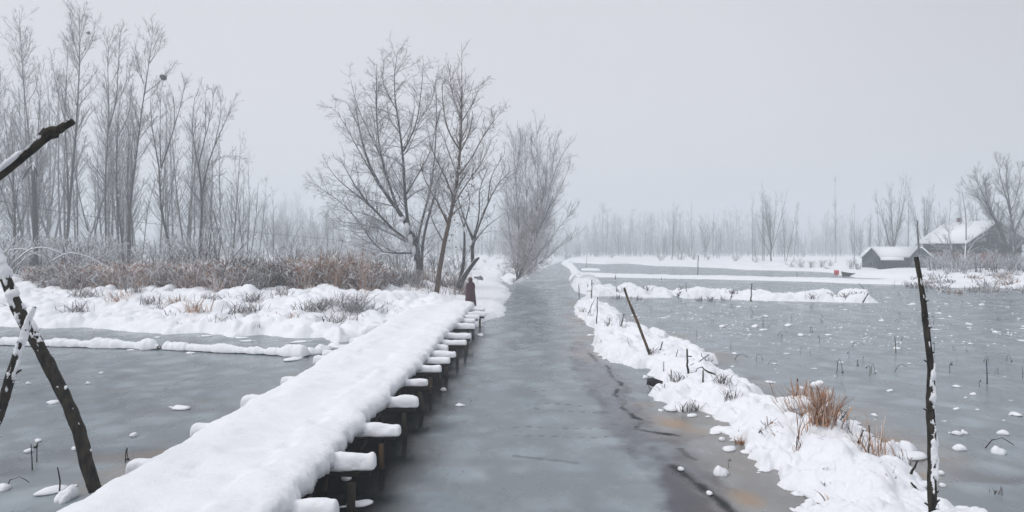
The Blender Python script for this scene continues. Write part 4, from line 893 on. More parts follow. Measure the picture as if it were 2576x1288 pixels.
# reed clumps on the near dyke
def on_dyke(X, Y, K=K8):
    px, py = K(X, Y); q = W(px, py, .3)
    for _ in range(4): z = hN(q[0], q[1]); q = W(px, py, z)
    return q[0], q[1], z
x, y, z = on_dyke(425, 775)
t = tuft('reed_clump', x, y, z - .05, 260, .75, .20, rw, M_REEDO, 'big rusty orange reed clump with snow on the near dyke', 'reeds', snow=.12, wid=(.012, .03), lean=.35, bend=.4)
sl_ = []
for (X, Y, r_) in ((375, 700, .20), (350, 720, .15), (405, 705, .13), (450, 610, .12), (470, 600, .08), (508, 652, .10), (460, 790, .16), (370, 745, .15), (400, 740, .1)):
    p = WD(*K8(X, Y), y - .1 + rw.normal() * .1); sl_.append((p - np.array([x, y, z - .05]), (r_, r_, r_ * .7)))
snow_bits(t, sl_, rw, .22)
x, y, z = on_dyke(490, 800)
tuft('reed_clump', x, y, z - .05, 120, .75, .12, rw, M_REEDO, 'drooping rusty reeds right behind the big orange reed clump', 'reeds', snow=.1, wid=(.012, .03), lean=.35, bend=.5)
for X, Y, n_, s_, sp, lab in ((370, 880, 16, .5, .14, 'few brown bent stalks in the snow below the big reed clump'), (765, 975, 34, .6, .10, 'small red-brown reed stubble clump at the pond side of the near dyke'), (610, 850, 12, .5, .12, 'thin grey stalks right of the big reed clump'), (45, 925, 40, .22, .06, 'tiny yellowish grass tuft at the canal edge of the near dyke'), (820, 985, 16, .4, .14, 'bare twigs next to the red-brown stubble clump'), (690, 940, 5, .35, .06, 'two thin leaning stalks between the reed clumps'), (525, 955, 4, .3, .02, 'single short dark stalk in the open snow of the dyke'), (1410, 1190, 10, .15, .05, 'very small dry tuft at the bottom of the near dyke')):
    x, y, z = on_dyke(X, Y)
    tuft('dry_stalks', x, y, z, n_, s_, sp, rw, M_REEDO if n_ > 12 else M_WEED, lab, 'stalks', 'dry stalks on the near dyke', snow=.08, wid=(.01, .02), lean=.4)
for X, Y, n_, s_, lab in ((965, 745, 26, .3, 'yellow-green grass tuft at the canal edge of the dyke'), (860, 590, 30, .35, 'dark grass tuft by the crossed sticks'), (1110, 600, 40, .35, 'dark plant litter showing through the snow by the pond'), (1150, 680, 26, .3, 'dark litter below the bent branch on the dyke'), (905, 745, 14, .2, 'small dark tuft at the canal edge'), (730, 440, 20, .3, 'dead grass at the foot of the leaning pole'), (365, 215, 16, .3, 'small dark tuft near the far tip of the near dyke'), (500, 290, 14, .45, 'dark stub stalks beside the canal end of the dyke'), (570, 320, 14, .6, 'leaning dark stalks on the far part of the near dyke'), (400, 235, 10, .5, 'thin stalks leaning right at the dyke tip')):
    x, y, z = on_dyke(X, Y, K7)
    tuft('grass_tuft', x, y, z - .02, n_, s_, .09, rw, M_WEED, lab, 'grass tuft', 'grass tufts on the near dyke', snow=.1, wid=(.012, .03), lean=.6)
def dyke_crumbs():
    rng = np.random.default_rng(91); n_ = 0; P = near_dyke; out = []
    L = np.linalg.norm(np.roll(P, -1, 0) - P, axis=1)
    while len(out) < 80:
        i = rng.integers(len(P)); a, b_ = P[i], P[(i + 1) % len(P)]
        if rng.random() > L[i] / .8: continue
        q = a + (b_ - a) * rng.random() + rng.normal(size=2) * .10
        if q[1] > 32 or q[1] < 7.6: continue
        out.append(q)
    return out
CRUMBS = dyke_crumbs()
# litter and grass showing through the near dyke
rl = np.random.default_rng(97); n_ = 0
while n_ < 32:
    px = rl.uniform(1480, 2330); py = rl.uniform(770, 1240); q = W(px, py, .25)
    dd_ = seg_dist(np.array([q[0]]), np.array([q[1]]), near_dyke)[0]
    if dd_ < .0 or dd_ > .75: continue
    n_ += 1; z = hN(q[0], q[1]); n__ = int(rl.integers(4, 16))
    tuft('grass_tuft', q[0], q[1], z - .03, n__, rl.uniform(.07, .26), rl.uniform(.03, .12), rl, M_WEED if rl.random() < .75 else M_REEDO, 'wisp of dead grass poking out of the near dyke snow', 'grass tuft', 'wisps of grass on the near dyke', snow=.15, wid=(.01, .03), lean=.9)
# dark clods on the mid dyke
for i, (X, Y) in enumerate(((545, 120), (560, 105), (650, 125), (700, 110), (900, 105), (880, 110), (985, 130), (1040, 130), (1110, 130), (1160, 115))):
    q = W(*K7(X, Y + 6), .3); z = hM(q[0], q[1])
    tuft('weed_tuft', q[0], q[1], z - .05, 26, .45, .18, rw, M_WEED, 'dark dead weeds poking through the snow of the middle dyke', 'weeds', 'dark weeds on the middle dyke', snow=.25, wid=(.03, .08), lean=.6)
for i in range(34):
    px = (1930 if i < 24 else 1520) + (2185 - 1930) * rw.random(); q = W(px, 750 + rw.uniform(-7, 4), .3); z = hM(q[0], q[1])
    if z < .12: continue
    tuft('weed_tuft', q[0], q[1], z - .05, 26, rw.uniform(.3, .5), .2, rw, M_WEED, 'dark dead weeds poking through the snow of the middle dyke', 'weeds', 'dark weeds on the middle dyke', snow=.25, wid=(.03, .08), lean=.7)
for i in range(34):
    px = rw.uniform(2290, 2660); q = W(px, rw.uniform(692, 721), .6); z = hF(q[0], q[1])
    tuft('weed_tuft', q[0], q[1], z - .05, 40, rw.uniform(.45, 1.0), .45, rw, M_REED if i % 4 == 0 else M_WEED, 'dark weeds in the snow of the bank below the brick house', 'weeds', 'dark weeds below the brick house', snow=.4, wid=(.05, .12), lean=.8)

# ------------------------------------------------------------------ poles, sticks
def stick(name, p0, p1, r0, r1, label, cat='stick', group=None, mat=None, k=7, wob=.012, side=0, seed=0, n=6):
    rng = np.random.default_rng(seed); p0, p1 = np.array(p0, float), np.array(p1, float); b = p0.copy()
    t = np.linspace(0, 1, k)[:, None]; P = p0 * (1 - t) + p1 * t - b; L = np.linalg.norm(p1 - p0)
    P[1:-1] += rng.normal(size=(k - 2, 3)) * wob * L
    mb = MB(); mb.tubes(P, np.linspace(r0, r1, k) * (1 + .12 * rng.normal(size=k)), n)
    for s_ in range(side):
        q = P[rng.integers(1, k - 1)]; d = unit(rng.normal(size=3)); d[2] = abs(d[2])
        mb.tubes(np.stack([q, q + d * .25 * L * .4, q + d * .5 * L * .4 + rng.normal(size=3) * .03 * L]), np.array([r1, r1 * .8, r1 * .6]), 4)
    o = mb.build(name, mat or M_LOG); o.location = b; tag(o, label, cat, group); return o
def bark_log(pts, rads, name, mat, parent, seed, knobs=4, n=14, base=np.zeros(3)):
    """a rough, knobbly log following pts"""
    rng = np.random.default_rng(seed); k = 90
    P = resample(pts, 40); tt = np.linspace(0, 1, k); P = np.stack([np.interp(tt, np.linspace(0, 1, 40), P[:, j]) for j in range(3)], -1) - base
    r_ = np.interp(tt, np.linspace(0, 1, len(rads)), rads)
    L = np.linalg.norm(np.diff(P, axis=0), axis=1).sum()
    r_ = r_ * (1 + .07 * fbm(tt * L / .25, tt * 0, seed, 3)); P[:, 0] += .012 * fbm(tt * L / .5, tt * 0, seed + 1, 3); P[:, 1] += .02 * fbm(tt * L / .5, tt * 0, seed + 2, 3)
    mb = MB(); mb.tubes(P, r_, n)
    V = mb.V[-1].reshape(k, n, 3); c = P[:, None]; th = np.arange(n) / n * 6.28
    T_, H_ = np.meshgrid(tt * L, th, indexing='ij')
    nn = 1 + .14 * fbm(T_ / .12, H_ * 1.2, seed + 5, 3); V = c + (V - c) * nn[..., None]; mb.V[-1] = V.reshape(-1, 3)
    for _ in range(knobs):
        i = rng.integers(5, k - 5); d = unit(np.array([rng.choice([-1, 1]) * 1., rng.normal() * .4, .5]))
        mb.tubes(np.stack([P[i], P[i] + d * r_[i] * 1.2, P[i] + d * r_[i] * (1.6 + rng.random())]), r_[i] * np.array([.5, .35, .18]), 6)
    mb.build(name, mat, parent, True); return P
def pole_snow(parent, P, rads, d, amt, seed, name='snow'):
    """snow stuck along one side of a log; P local points, amt thickness bias along it"""
    k = 260; t0 = np.linspace(0, 1, len(P)); t = np.linspace(0, 1, k)
    Q_ = np.stack([np.interp(t, t0, P[:, j]) for j in range(3)], -1); r_ = np.interp(t, np.linspace(0, 1, len(rads)), rads)
    ax = unit(np.gradient(Q_, axis=0)); dd = np.array(d, float)[None]; u = unit(dd - (dd * ax).sum(1, keepdims=True) * ax); v = np.cross(ax, u)
    m = 15; th = np.linspace(-1.35, 1.35, m); L = np.linalg.norm(P[-1] - P[0])
    T_, H_ = np.meshgrid(t * L, th, indexing='ij')
    am = np.interp(t, np.linspace(0, 1, len(amt)), amt)[:, None]
    th_ = am + .9 * fbm(T_ / .10, H_ * 1.3, seed, 4) + .5 * fbm(T_ / .35, H_ * .8, seed + 4, 2) - .5 * (np.abs(H_) / 1.35) ** 3
    off = np.where(th_ > 0, .35 + th_ * 1.1, -.5) 
    off = np.clip(off, -.5, 1.5); off[:, 0] = off[:, -1] = -.5
    R_ = r_[:, None] * (1 + off * .62)
    V = Q_[:, None] + (np.cos(H_) * R_)[..., None] * u[:, None] + (np.sin(H_) * R_)[..., None] * v[:, None]
    ii = np.arange(k * m).reshape(k, m); Qd = np.stack([ii[:-1, :-1], ii[1:, :-1], ii[1:, 1:], ii[:-1, 1:]], -1).reshape(-1, 4)
    mb = MB(); mb.add(V, Qd); mb.build(name, M_SNOW, parent, True)
def snow_patch(mb, c, r, rng): blob(mb, c, r, rng, .3, 12, 8, False)
# right foreground pole
rp = np.random.default_rng(61)
px_, py_ = 2348, 1310; b = W(px_, py_, .25); dP = b[1]
root = empty('pole', b, 'tall thin dark pole with snow flecks standing on the near dyke at right', 'pole')
pts = [WD(px, py, dP) for px, py in ((2350, 1330), (2347, 1250), (2346, 1150), (2344, 1080), (2340, 1000), (2341, 920), (2333, 850), (2325, 780), (2318, 720), (2310, 660), (2307, 646))]
PP = bark_log(pts, [.058, .056, .055, .052, .050, .048, .045, .042, .036, .030, .026], 'shaft', M_LOG, root, 3, 9, base=b)
sl_ = []
for (px, py, r_) in ((2344, 1080, .05), (2350, 1095, .04), (2341, 1110, .035), (2346, 975, .045), (2347, 960, .03), (2340, 865, .03), (2323, 752, .03), (2306, 647, .026), (2338, 1005, .028), (2350, 1120, .025), (2336, 905, .02)):
    p = WD(px, py, dP - .045) - b; sl_.append((p, (r_ * .7, r_ * .5, r_ * 1.2)))
pole_snow(root, PP, [.058, .056, .055, .052, .050, .048, .045, .042, .036, .030, .026], (.5, -1, .1), [-.5, -.3, -.05, .15, -.2, -.05, 0., -.25, -.2, -.3, -.2, -.1], 5)
# left crossed poles
dL = 9.3
def cl_pole(pts, rads, lab, seed, snow, d=dL, mat=M_LOG, knobs=3):
    P = [WD(px, py, d + o) for px, py, o in pts]; b = np.array(P[0]); root = empty('pole', b, lab, 'pole', 'crossed poles at the left edge')
    PQ = bark_log(P, rads, 'shaft', mat, root, seed, knobs, base=b)
    pole_snow(root, PQ, rads, snow[0], snow[1], seed + 40)
cl_pole([(240, 1235, 0), (222, 1180, 0), (205, 1100, 0), (175, 1020, .05), (130, 930, .1), (85, 850, .1), (45, 780, .1), (15, 700, .1), (-30, 610, .1), (-110, 470, .1)], [.082, .08, .078, .078, .078, .076, .07, .07, .065, .06], 'thick dark bent pole leaning left with its foot against the bridge snow', 12, ((.75, -.6, .3), [-.6, -.55, -.3, -.45, -.45, -.35, -.1, .15, .5, .45, .2, .1]))
cl_pole([(-70, 1180, 0), (-5, 1050, 0), (25, 960, -.1), (50, 870, -.15), (72, 800, -.15), (88, 772, -.15)], [.075, .072, .068, .06, .045, .02], 'snow-plastered pole leaning right across the thick bent pole', 13, ((.55, -.8, .2), [-.6, -.6, -.35, -.45, -.3, -.05, .3, .45, .2]))
cl_pole([(-140, 545, 0), (-60, 490, 0), (0, 440, 0), (60, 390, 0), (120, 342, 0), (186, 306, 0)], [.045, .045, .042, .04, .038, .030], 'dark pole end rising into the sky at the upper left edge', 14, ((.1, -.3, 1), [-.3, -.3, -.2, .1, .25, -.3, -.5, -.5]), d=6.2, knobs=1)
mb = MB(); p = WD(122, 336, 6.2); blob(mb, (0, 0, 0), (.075, .05, .045), rp, .3, flat_bottom=False); blob(mb, (.06, 0, .025), (.06, .045, .035), rp, .3, flat_bottom=False)
o = mb.build('knotted_rag', M_LOG); o.location = p; tag(o, 'dark bundled rag knotted round the pole end in the sky', 'rag')
# wire
t = np.linspace(0, 1, 40); P = np.array([WD(-80 + (990 + 80) * q, 490 + 130 * q + 14 * math.sin(math.pi * q) + 6 * math.sin(2 * math.pi * q), 17 + 38 * q) for q in t])
mb = MB(); mb.tubes(P - P[0], np.linspace(.006, .012, 40), 5); o = mb.build('wire', mat_bark('wire', (.02, .02, .022), (.04, .04, .045), .75, .95)); o.location = P[0]
tag(o, 'thin sagging wire running from the left edge to the spreading tree', 'wire')
# broken trunk with a pointed top
B = WD(88, 655, 58); root = empty('broken_trunk', B, 'dark broken trunk with a pointed peaked top at the far left', 'tree stump')
mb = MB(); P = np.array([WD(90, 668, 58), WD(88, 560, 58), WD(85, 470, 58), WD(84, 410, 58)]) - B; mb.tubes(P, np.array([.2, .17, .15, .06]), 8)
mb.tubes(np.array([WD(84, 408, 58), WD(68, 432, 58), WD(58, 450, 58)]) - B, np.array([.05, .12, .05]), 6); mb.tubes(np.array([WD(84, 408, 58), WD(90, 430, 58), WD(94, 445, 58)]) - B, np.array([.05, .1, .05]), 6)
mb.build('trunk', M_BARK, root)
# arching snowy fallen boughs
for j, pts in enumerate(([(40, 655), (70, 625), (110, 618), (170, 640), (190, 660)], [(130, 655), (170, 632), (215, 640), (262, 665)], [(-20, 640), (30, 625), (60, 622), (120, 650)])):
    d = 52 + j * 2; P = resample([WD(a, b_ + 2, d) for a, b_ in pts], 12); b = P[0].copy()
    mb = MB(); mb.tubes(P - b, np.linspace(.07, .02, 12), 6); p2, r2 = spawn(rp, (P - b)[None], np.linspace(.06, .02, 12)[None], per_m=3, t0=.1, ang=50, ratio=.25, rr=.5, k=4, wob=.2, trop=0, lmax=1.4, lmin=.4, rmin=.012); mb.tubes(p2, r2, 3, False)
    o = mb.build('fallen_bough', M_TWIGW); o.location = b; tag(o, ['long snow-covered bough arching over the undergrowth at far left', 'snow-covered bough drooping toward the brown reeds', 'snow-covered bough leaving the picture at the left edge'][j], 'branch', 'fallen snowy boughs')
# sticks on the near dyke
def dyke_stick(X0, Y0, X1, Y1, r, lab, name='stick', cat='stick', K=K7, side=0, dd=0, seed=0, mat=None, wob=.012, group='sticks on the near dyke', surf=True):
    x, y, z = on_dyke(X0, Y0, K); top = WD(*K(X1, Y1), y + dd)
    return stick(name, (x, y, z - .12), top, r, r * .65, lab, cat, group, mat, wob=wob, side=side, seed=seed)
dyke_stick(727, 440, 585, 92, .055, 'long straight pole leaning left on the near dyke', 'leaning_pole', 'pole', mat=M_LOGB, wob=.003, group=None)
dyke_stick(765, 452, 790, 378, .03, 'short stick leaning right next to the long leaning pole', seed=1)
dyke_stick(928, 530, 920, 415, .035, 'upright stick among the crossed sticks on the dyke', seed=2, side=1)
dyke_stick(860, 530, 1040, 446, .02, 'thin stick lying slantwise across the crossed sticks', seed=3, side=1)
dyke_stick(1006, 608, 1006, 530, .03, 'short dark stake in the snow nearer than the crossed sticks', seed=4)
dyke_stick(880, 560, 1000, 512, .018, 'thin bent twig below the crossed sticks', seed=5, wob=.03)
dyke_stick(1100, 560, 1000, 512, .03, 'dark bent branch end at the pond side of the crossed sticks', seed=6, wob=.04)
dyke_stick(856, 460, 872, 420, .02, 'small stick left of the crossed sticks', seed=7); dyke_stick(838, 580, 836, 528, .016, 'thin upright twig by the dark grass tuft', seed=8)
dyke_stick(795, 530, 797, 482, .014, 'thin upright twig between leaning pole and crossed sticks', seed=9); dyke_stick(438, 268, 442, 140, .03, 'straight upright stake near the far tip of the near dyke', seed=10)
dyke_stick(385, 238, 426, 150, .025, 'thin stake leaning right near the far tip of the near dyke', seed=11); dyke_stick(556, 325, 586, 228, .03, 'leaning stake half way along the far part of the near dyke', seed=12, side=1)
dyke_stick(503, 292, 505, 252, .03, 'short stub stake on the canal side of the dyke', seed=13); dyke_stick(630, 415, 600, 360, .01, 'hair-thin twig on the big snow hump', seed=14)
dyke_stick(945, 1075, 995, 1012, .022, 'brown stick slanting out at the pond edge in front', K=K8, seed=15); dyke_stick(675, 890, 705, 850, .02, 'small slanting stick right of the big reed clump', K=K8, seed=16)
dyke_stick(1020, 1160, 960, 1130, .02, 'dark root end at the pond edge of the near dyke', K=K8, seed=17); dyke_stick(350, 700, 352, 575, .022, 'brown upright stake on the left of the big reed clump', K=K8, seed=18, mat=M_LOGB, dd=.1)
dyke_stick(735, 970, 735, 825, .018, 'tall red-brown stake by the stubble clump', K=K8, seed=19, mat=M_LOGB); dyke_stick(555, 800, 620, 745, .014, 'thin twig leaning over the pond by the reed clump', K=K8, seed=20)
# stakes further off, standing in or by the ice
for j, (x0, y0, x1, y1, zb, r, lab) in enumerate([(1755, 693, 1757, 641, 0, .07, 'tall post with a knob of snow in the far pond'), (1889, 755, 1891, 713, .3, .05, 'stake on the middle dyke'), (1726, 742, 1726, 710, .2, .03, 'thin stake at the gap in the middle dyke'), (1488, 758, 1489, 703, .1, .04, 'thin tall stake with twigs at the canal end of the middle dyke'), (1478, 727, 1479, 712, .3, .03, 'tiny stake near the canal end'), (1457, 745, 1456, 715, .1, .04, 'dark stake at the canal edge'), (1474, 674, 1477, 645, 0, .05, 'faint thin stake in the first far pond'), (1446, 703, 1447, 690, .2, .03, 'small stub on the canal corner snow'), (2005, 701, 2005, 684, 0, .05, 'short stake in the pond before the long shrub row'), (1664, 703, 1664, 698, .2, .04, 'tiny stub beside the thin dyke'), (1549, 701, 1548, 692, .2, .06, 'dark stub on the thin dyke'), (1662, 663, 1655, 641, .2, .05, 'faint post with snow on the far shore'), (1578, 747, 1570, 722, .2, .05, 'dark branch stub on the left of the middle dyke'), (2170, 758, 2184, 738, .2, .05, 'dark branch stub at the right end of the middle dyke'), (1838, 750, 1845, 728, .3, .04, 'small twiggy stick on the middle dyke'), (2190, 745, 2160, 712, .2, .025, 'thin twig slanting over the right end of the middle dyke')]):
    q = W(x0, y0, zb); top = WD(x1, y1, q[1]); q[2] -= .1
    o = stick('stake', q, top, r, r * .7, lab, 'stake', 'stakes in the ponds and dykes', None, seed=40 + j, side=2 if 'twig' in lab else 0)
    if j == 0:
        mb = MB(); blob(mb, top - q, (.14, .14, .14), rp, .2, flat_bottom=False); mb.build('snow', M_SNOW, o, True)

# ------------------------------------------------------------------ snow clumps and lotus stalks on the ice
def lump_mesh(seed, rr, n=3):
    rng = np.random.default_rng(seed); mb = MB()
    blob(mb, (0, 0, .01), rr, rng, .22, 14, 8)
    for _ in range(n): blob(mb, (rng.normal() * rr[0] * .6, rng.normal() * rr[1] * .6, .0), np.array(rr) * rng.uniform(.3, .6), rng, .25, 10, 6)
    me_o = mb.build('snow_clump', M_SNOW, None, True); return me_o
rc = np.random.default_rng(71)
LUMPS = [lump_mesh(500 + i, r_, n) for i, (r_, n) in enumerate([((.15, .13, .07), 1), ((.20, .13, .05), 2), ((.12, .12, .09), 1), ((.24, .15, .04), 3), ((.10, .08, .05), 0), ((.17, .14, .10), 2)])]
lf = [True] * 6
def lump(k, x, y, s, label, group=None, z=0.0, rz=None):
    o = LUMPS[k] if lf[k] else LUMPS[k].copy()
    if not lf[k]: C.objects.link(o)
    lf[k] = False; o.location = (x, y, z); o.scale = (s, s, s * rc.uniform(.75, 1.1)); o.rotation_euler = (0, 0, rc.uniform(0, 6.28) if rz is None else rz)
    return tag(o, label, 'snow clump', group)
def in_any(x, y):
    X, Y = np.array([x]), np.array([y]); return max(seg_dist(X, Y, p)[0] for p in (near_dyke, mid_dyke, thin_dyke, far_poly))
cnt = 0
while cnt < 165:
    py = 724 + 170 * rc.random() ** 1.5 if cnt < 135 else rc.uniform(880, 1100)
    px = rc.uniform(1500, 2680); q = W(px, py)
    if in_any(q[0], q[1]) > -.25 or seg_dist(np.array([q[0]]), np.array([q[1]]), near_dyke)[0] > -.5: continue
    # the pond lies right of the near dyke
    edge = np.interp(py, [724, 780, 850, 900, 960, 1000, 1100, 1200], [1500, 1560, 1640, 1760, 1880, 1950, 2110, 2250])
    if px < edge + 15: continue
    s_ = (.30 + .95 * rc.random() ** 2.2) * np.interp(py, [720, 800, 900, 1100], [1.2, 1.05, .75, .5]); cnt += 1
    lump(int(rc.integers(6)), q[0], q[1], s_, 'small snow clump on dead lotus leaves frozen into the right pond', 'snow clumps on the right pond')
for k, X, Y, s_, lab, K in [(2, 128, 703, .62, 'small snow clump on the left pond nearest the crossed poles', K5), (2, 402, 703, .6, 'snow clump with a dark underside in the middle of the left pond', K5), (1, 243, 790, .75, 'uneven snow clump right beside the bent pole on the left pond', K5), (3, 825, 815, 1.0, 'oval snow clump nearest the bridge on the left pond', K5), (4, 608, 943, .8, 'tiny snow clump above the curved stalk on the left pond', K5), (4, 127, 1015, .8, 'tiny snow clump behind the twin stalks', K5), (0, 345, 1003, .5, 'snow clump touching the right of the bent pole', K5), (3, 242, 1195, .95, 'large flat snow clump in the front corner of the left pond', K5), (4, 462, 657, .7, 'flat fleck of snow far out on the left pond', K5), (4, 175, 966, .7, 'fleck of snow by the top of the twin stalks', K5), (0, 12, 1188, .75, 'snow clump at the left end of the arched twig', K5), (5, 310, 1225, .95, 'snow heap leaning on the bridge edge in the front corner', K5),
     (4, 1067, 640, 1.0, 'round snow clump with dark side on the canal near the bridge', K6), (1, 1155, 722, .6, 'flat snow clump with a dark twig end on the canal', K6), (3, 615, 1248, .75, 'thin patch of snow on the canal at the bottom', K6), (0, 548, 1113, .7, 'snow lump caught under the bridge by a post', K6), (1, 1250, 297, 1.3, 'snow-capped stump end at the bank by the bridge end', K6), (1, 1262, 345, .9, 'flat snow lump on the ice at the bridge end', K6), (1, 1195, 372, .9, 'small snow lump between beams and canal ice', K6),
     (5, 1100, 1088, .75, 'round snow ball on the canal ice right of the melted band', K7), (1, 1150, 957, .8, 'snow clump with an orange leaf by the dyke', K7), (4, 695, 575, 1.0, 'small snow clump beside the black box', K7), (3, 850, 738, 1.25, 'flat snow pad floating at the dyke edge', K7), (1, 950, 776, .7, 'yellowish snow clump by the dyke edge', K7), (4, 890, 1065, .6, 'speck of snow on the dark crack', K7), (4, 1040, 1195, .6, 'speck of snow near the second dark crack', K7), (4, 1110, 905, .8, 'fleck of snow just off the spiky dyke point', K7), (3, 1390, 710, 1.1, 'flat snow pad on the pond side before the big reed clump', K7), (0, 1265, 958, 1.0, 'snow pad hugging the dyke below the grass tuft', K7),
     (5, 935, 962, 1.15, 'upper snow hump of a pair beside the near dyke', K8), (3, 940, 995, 1.3, 'lower flat snow hump of a pair beside the near dyke', K8), (0, 1207, 873, .7, 'left snow clump of a touching pair on the right pond', K8), (2, 1240, 871, .6, 'right snow clump of a touching pair on the right pond', K8), (0, 1215, 955, .8, 'snow clump on a dark pod alone on the right pond', K8), (0, 1447, 872, .75, 'round snow clump near the right edge of the pond', K8), (5, 1425, 975, .75, 'snow clump at the end of the bent stalk at right', K8), (3, 1520, 768, .7, 'long flat snow fleck at the right edge', K8), (4, 1130, 1152, .6, 'speck of snow right of the pole foot', K8), (4, 1115, 1085, .8, 'small snow speck by the rusty stain right of the pole', K8)]:
    q = W(*K(X, Y)); o = lump(k, q[0], q[1], s_, lab); o.scale.z *= 1.6
# the countless flecks between them
def flecks():
    rng = np.random.default_rng(81); mb = MB(); n_ = 0
    while n_ < 1500:
        py = 722 + 150 * rng.random() ** 1.8; px = rng.uniform(1500, 2700); q = W(px, py)
        edge = np.interp(py, [724, 780, 850, 900], [1500, 1560, 1640, 1760])
        if px < edge + 20: continue
        if vnoise(np.array([q[0] / 2.5]), np.array([q[1] / 4]), 5)[0] < .4: n_ += 1; continue
        n_ += 1; r_ = rng.uniform(.02, .075)
        if in_any(q[0], q[1]) > -.2: continue
        blob(mb, q, (r_, r_ * rng.uniform(.6, 1.2), r_ * rng.uniform(.3, .8)), rng, .3, 6, 4)
    tag(mb.build('snow_flecks', M_SNOW), 'scattered crumbs of snow on the right pond between the larger clumps', 'snow', kind='stuff')
flecks()
for i, q in enumerate(CRUMBS):
    lump(int(rc.integers(6)), q[0], q[1], rc.uniform(.25, 1.0), 'loose snow lump lying at the ragged edge of the near dyke', 'loose snow lumps along the near dyke')
# lotus stalks
def stalk_mesh(seed, kind):
    rng = np.random.default_rng(seed); mb = MB()
    hgt = rng.uniform(.35, .6)
    if kind == 0: P = [(0, 0, -.05), (.01, 0, hgt * .5), (rng.normal() * .03, 0, hgt)]
    elif kind == 1: P = [(0, 0, -.05), (.04, 0, hgt * .6), (.08, 0, hgt * .75), (.14, .01, hgt * .45), (.18, .02, .0)]
    elif kind == 2: P = [(0, 0, -.03), (.12, 0, hgt * .35), (.28, .02, hgt * .5), (.42, 0, hgt * .38), (.46, 0, hgt * .2)]
    else: P = [(0, 0, -.05), (-.02, 0, hgt * .7), (.02, 0, hgt * .95), (.07, 0, hgt * .9), (.09, .01, hgt * .7)]
    P = np.array(P, float) + np.r_[np.zeros((1, 3)), rng.normal(size=(len(P) - 1, 3)) * .02]; mb.tubes(P, np.linspace(.011, .007, len(P)), 5)
    if kind in (1, 3): blob(mb, P[-1], (.035, .035, .03), rng, .3, 8, 5, False)
    if kind == 2: mb2 = MB(); 
    return mb.build('lotus_stalk', M_LOG)
ST = [stalk_mesh(600 + i, i % 4) for i in range(8)]; sf = [True] * 8
def stalk(k, x, y, s, rz, label, group=None):
    o = ST[k] if sf[k] else ST[k].copy()
    if not sf[k]: C.objects.link(o)
    sf[k] = False; o.location = (x, y, 0); o.scale = (s, s, s); o.rotation_euler = (0, 0, rz); return tag(o, label, 'stalk', group)
cnt = 0
while cnt < 90:
    py = 728 + 230 * rc.random() ** 1.3; px = rc.uniform(1520, 2660); q = W(px, py)
    edge = np.interp(py, [724, 780, 850, 900, 960, 1000], [1500, 1560, 1640, 1760, 1880, 1950])
    if px < edge + 20 or in_any(q[0], q[1]) > -.3: continue
    stalk(int(rc.integers(8)), q[0], q[1], rc.uniform(.35, .95), rc.uniform(0, 6.28), 'dark dead lotus stalk sticking out of the right pond ice', 'lotus stalks in the right pond'); cnt += 1
for k, X, Y, s_, rz, lab, K in [(4, 880, 440, 1.6, 0, 'tallest straight stalk in the middle of the right pond', K8), (0, 1366, 605, 1.6, .3, 'tall thin stalk leaning at the right side of the pond', K8), (1, 562, 545, 1.0, 0, 'pointed folded stalk like an upturned V on the pond', K8), (2, 1350, 945, 1.0, -.4, 'bent stalk with snow at its end near the right edge', K8), (1, 745, 550, .7, 0, 'small folded stalk beside a snow clump on the pond', K8), (3, 1325, 618, .5, 0, 'short curled stalk by the tall thin stalk', K8),
     (0, 148, 1095, 1.0, .2, 'left one of the twin stalks in the left pond', K5), (3, 168, 1058, .85, 2.0, 'right curled one of the twin stalks in the left pond', K5), (4, 268, 1232, 1.25, .5, 'thin upright stalk in the front of the left pond', K5), (5, 572, 1062, .9, 1.6, 'curved single stalk in the middle of the left pond', K5), (2, 25, 1175, .75, 0, 'arched twig in the front left corner of the pond', K5), (3, 1142, 1050, .4, 0, 'tiny dark curl on the canal ice by the dyke', K7), (3, 1210, 718, .35, 0, 'dark twig end beside the flat snow clump on the canal', K6)]:
    q = W(*K(X, Y)); stalk(k, q[0], q[1], s_, rz, lab)
# black box beside the dyke
q = W(*K7(745, 628)); root = empty('plastic_box', q, 'small black plastic box tipped against the near dyke', 'box', rz=.4)
mb = MB(); M3 = np.array(Matrix.Rotation(.35, 3, 'Y') @ Matrix.Rotation(-.25, 3, 'X'))
for c, s_ in (((0, 0, .02), (.34, .24, .02)), ((.16, 0, .1), (.02, .24, .16)), ((-.16, 0, .1), (.02, .24, .16)), ((0, .11, .1), (.30, .02, .16)), ((0, -.11, .1), (.30, .02, .16))):
    mb.box(M3 @ np.array(c) + np.array([0, 0, .06]), s_, M=M3)
mb.build('shell', mat_plain('black_plastic', (.012, .012, .014), (.02, .02, .024), 4, .5), root)

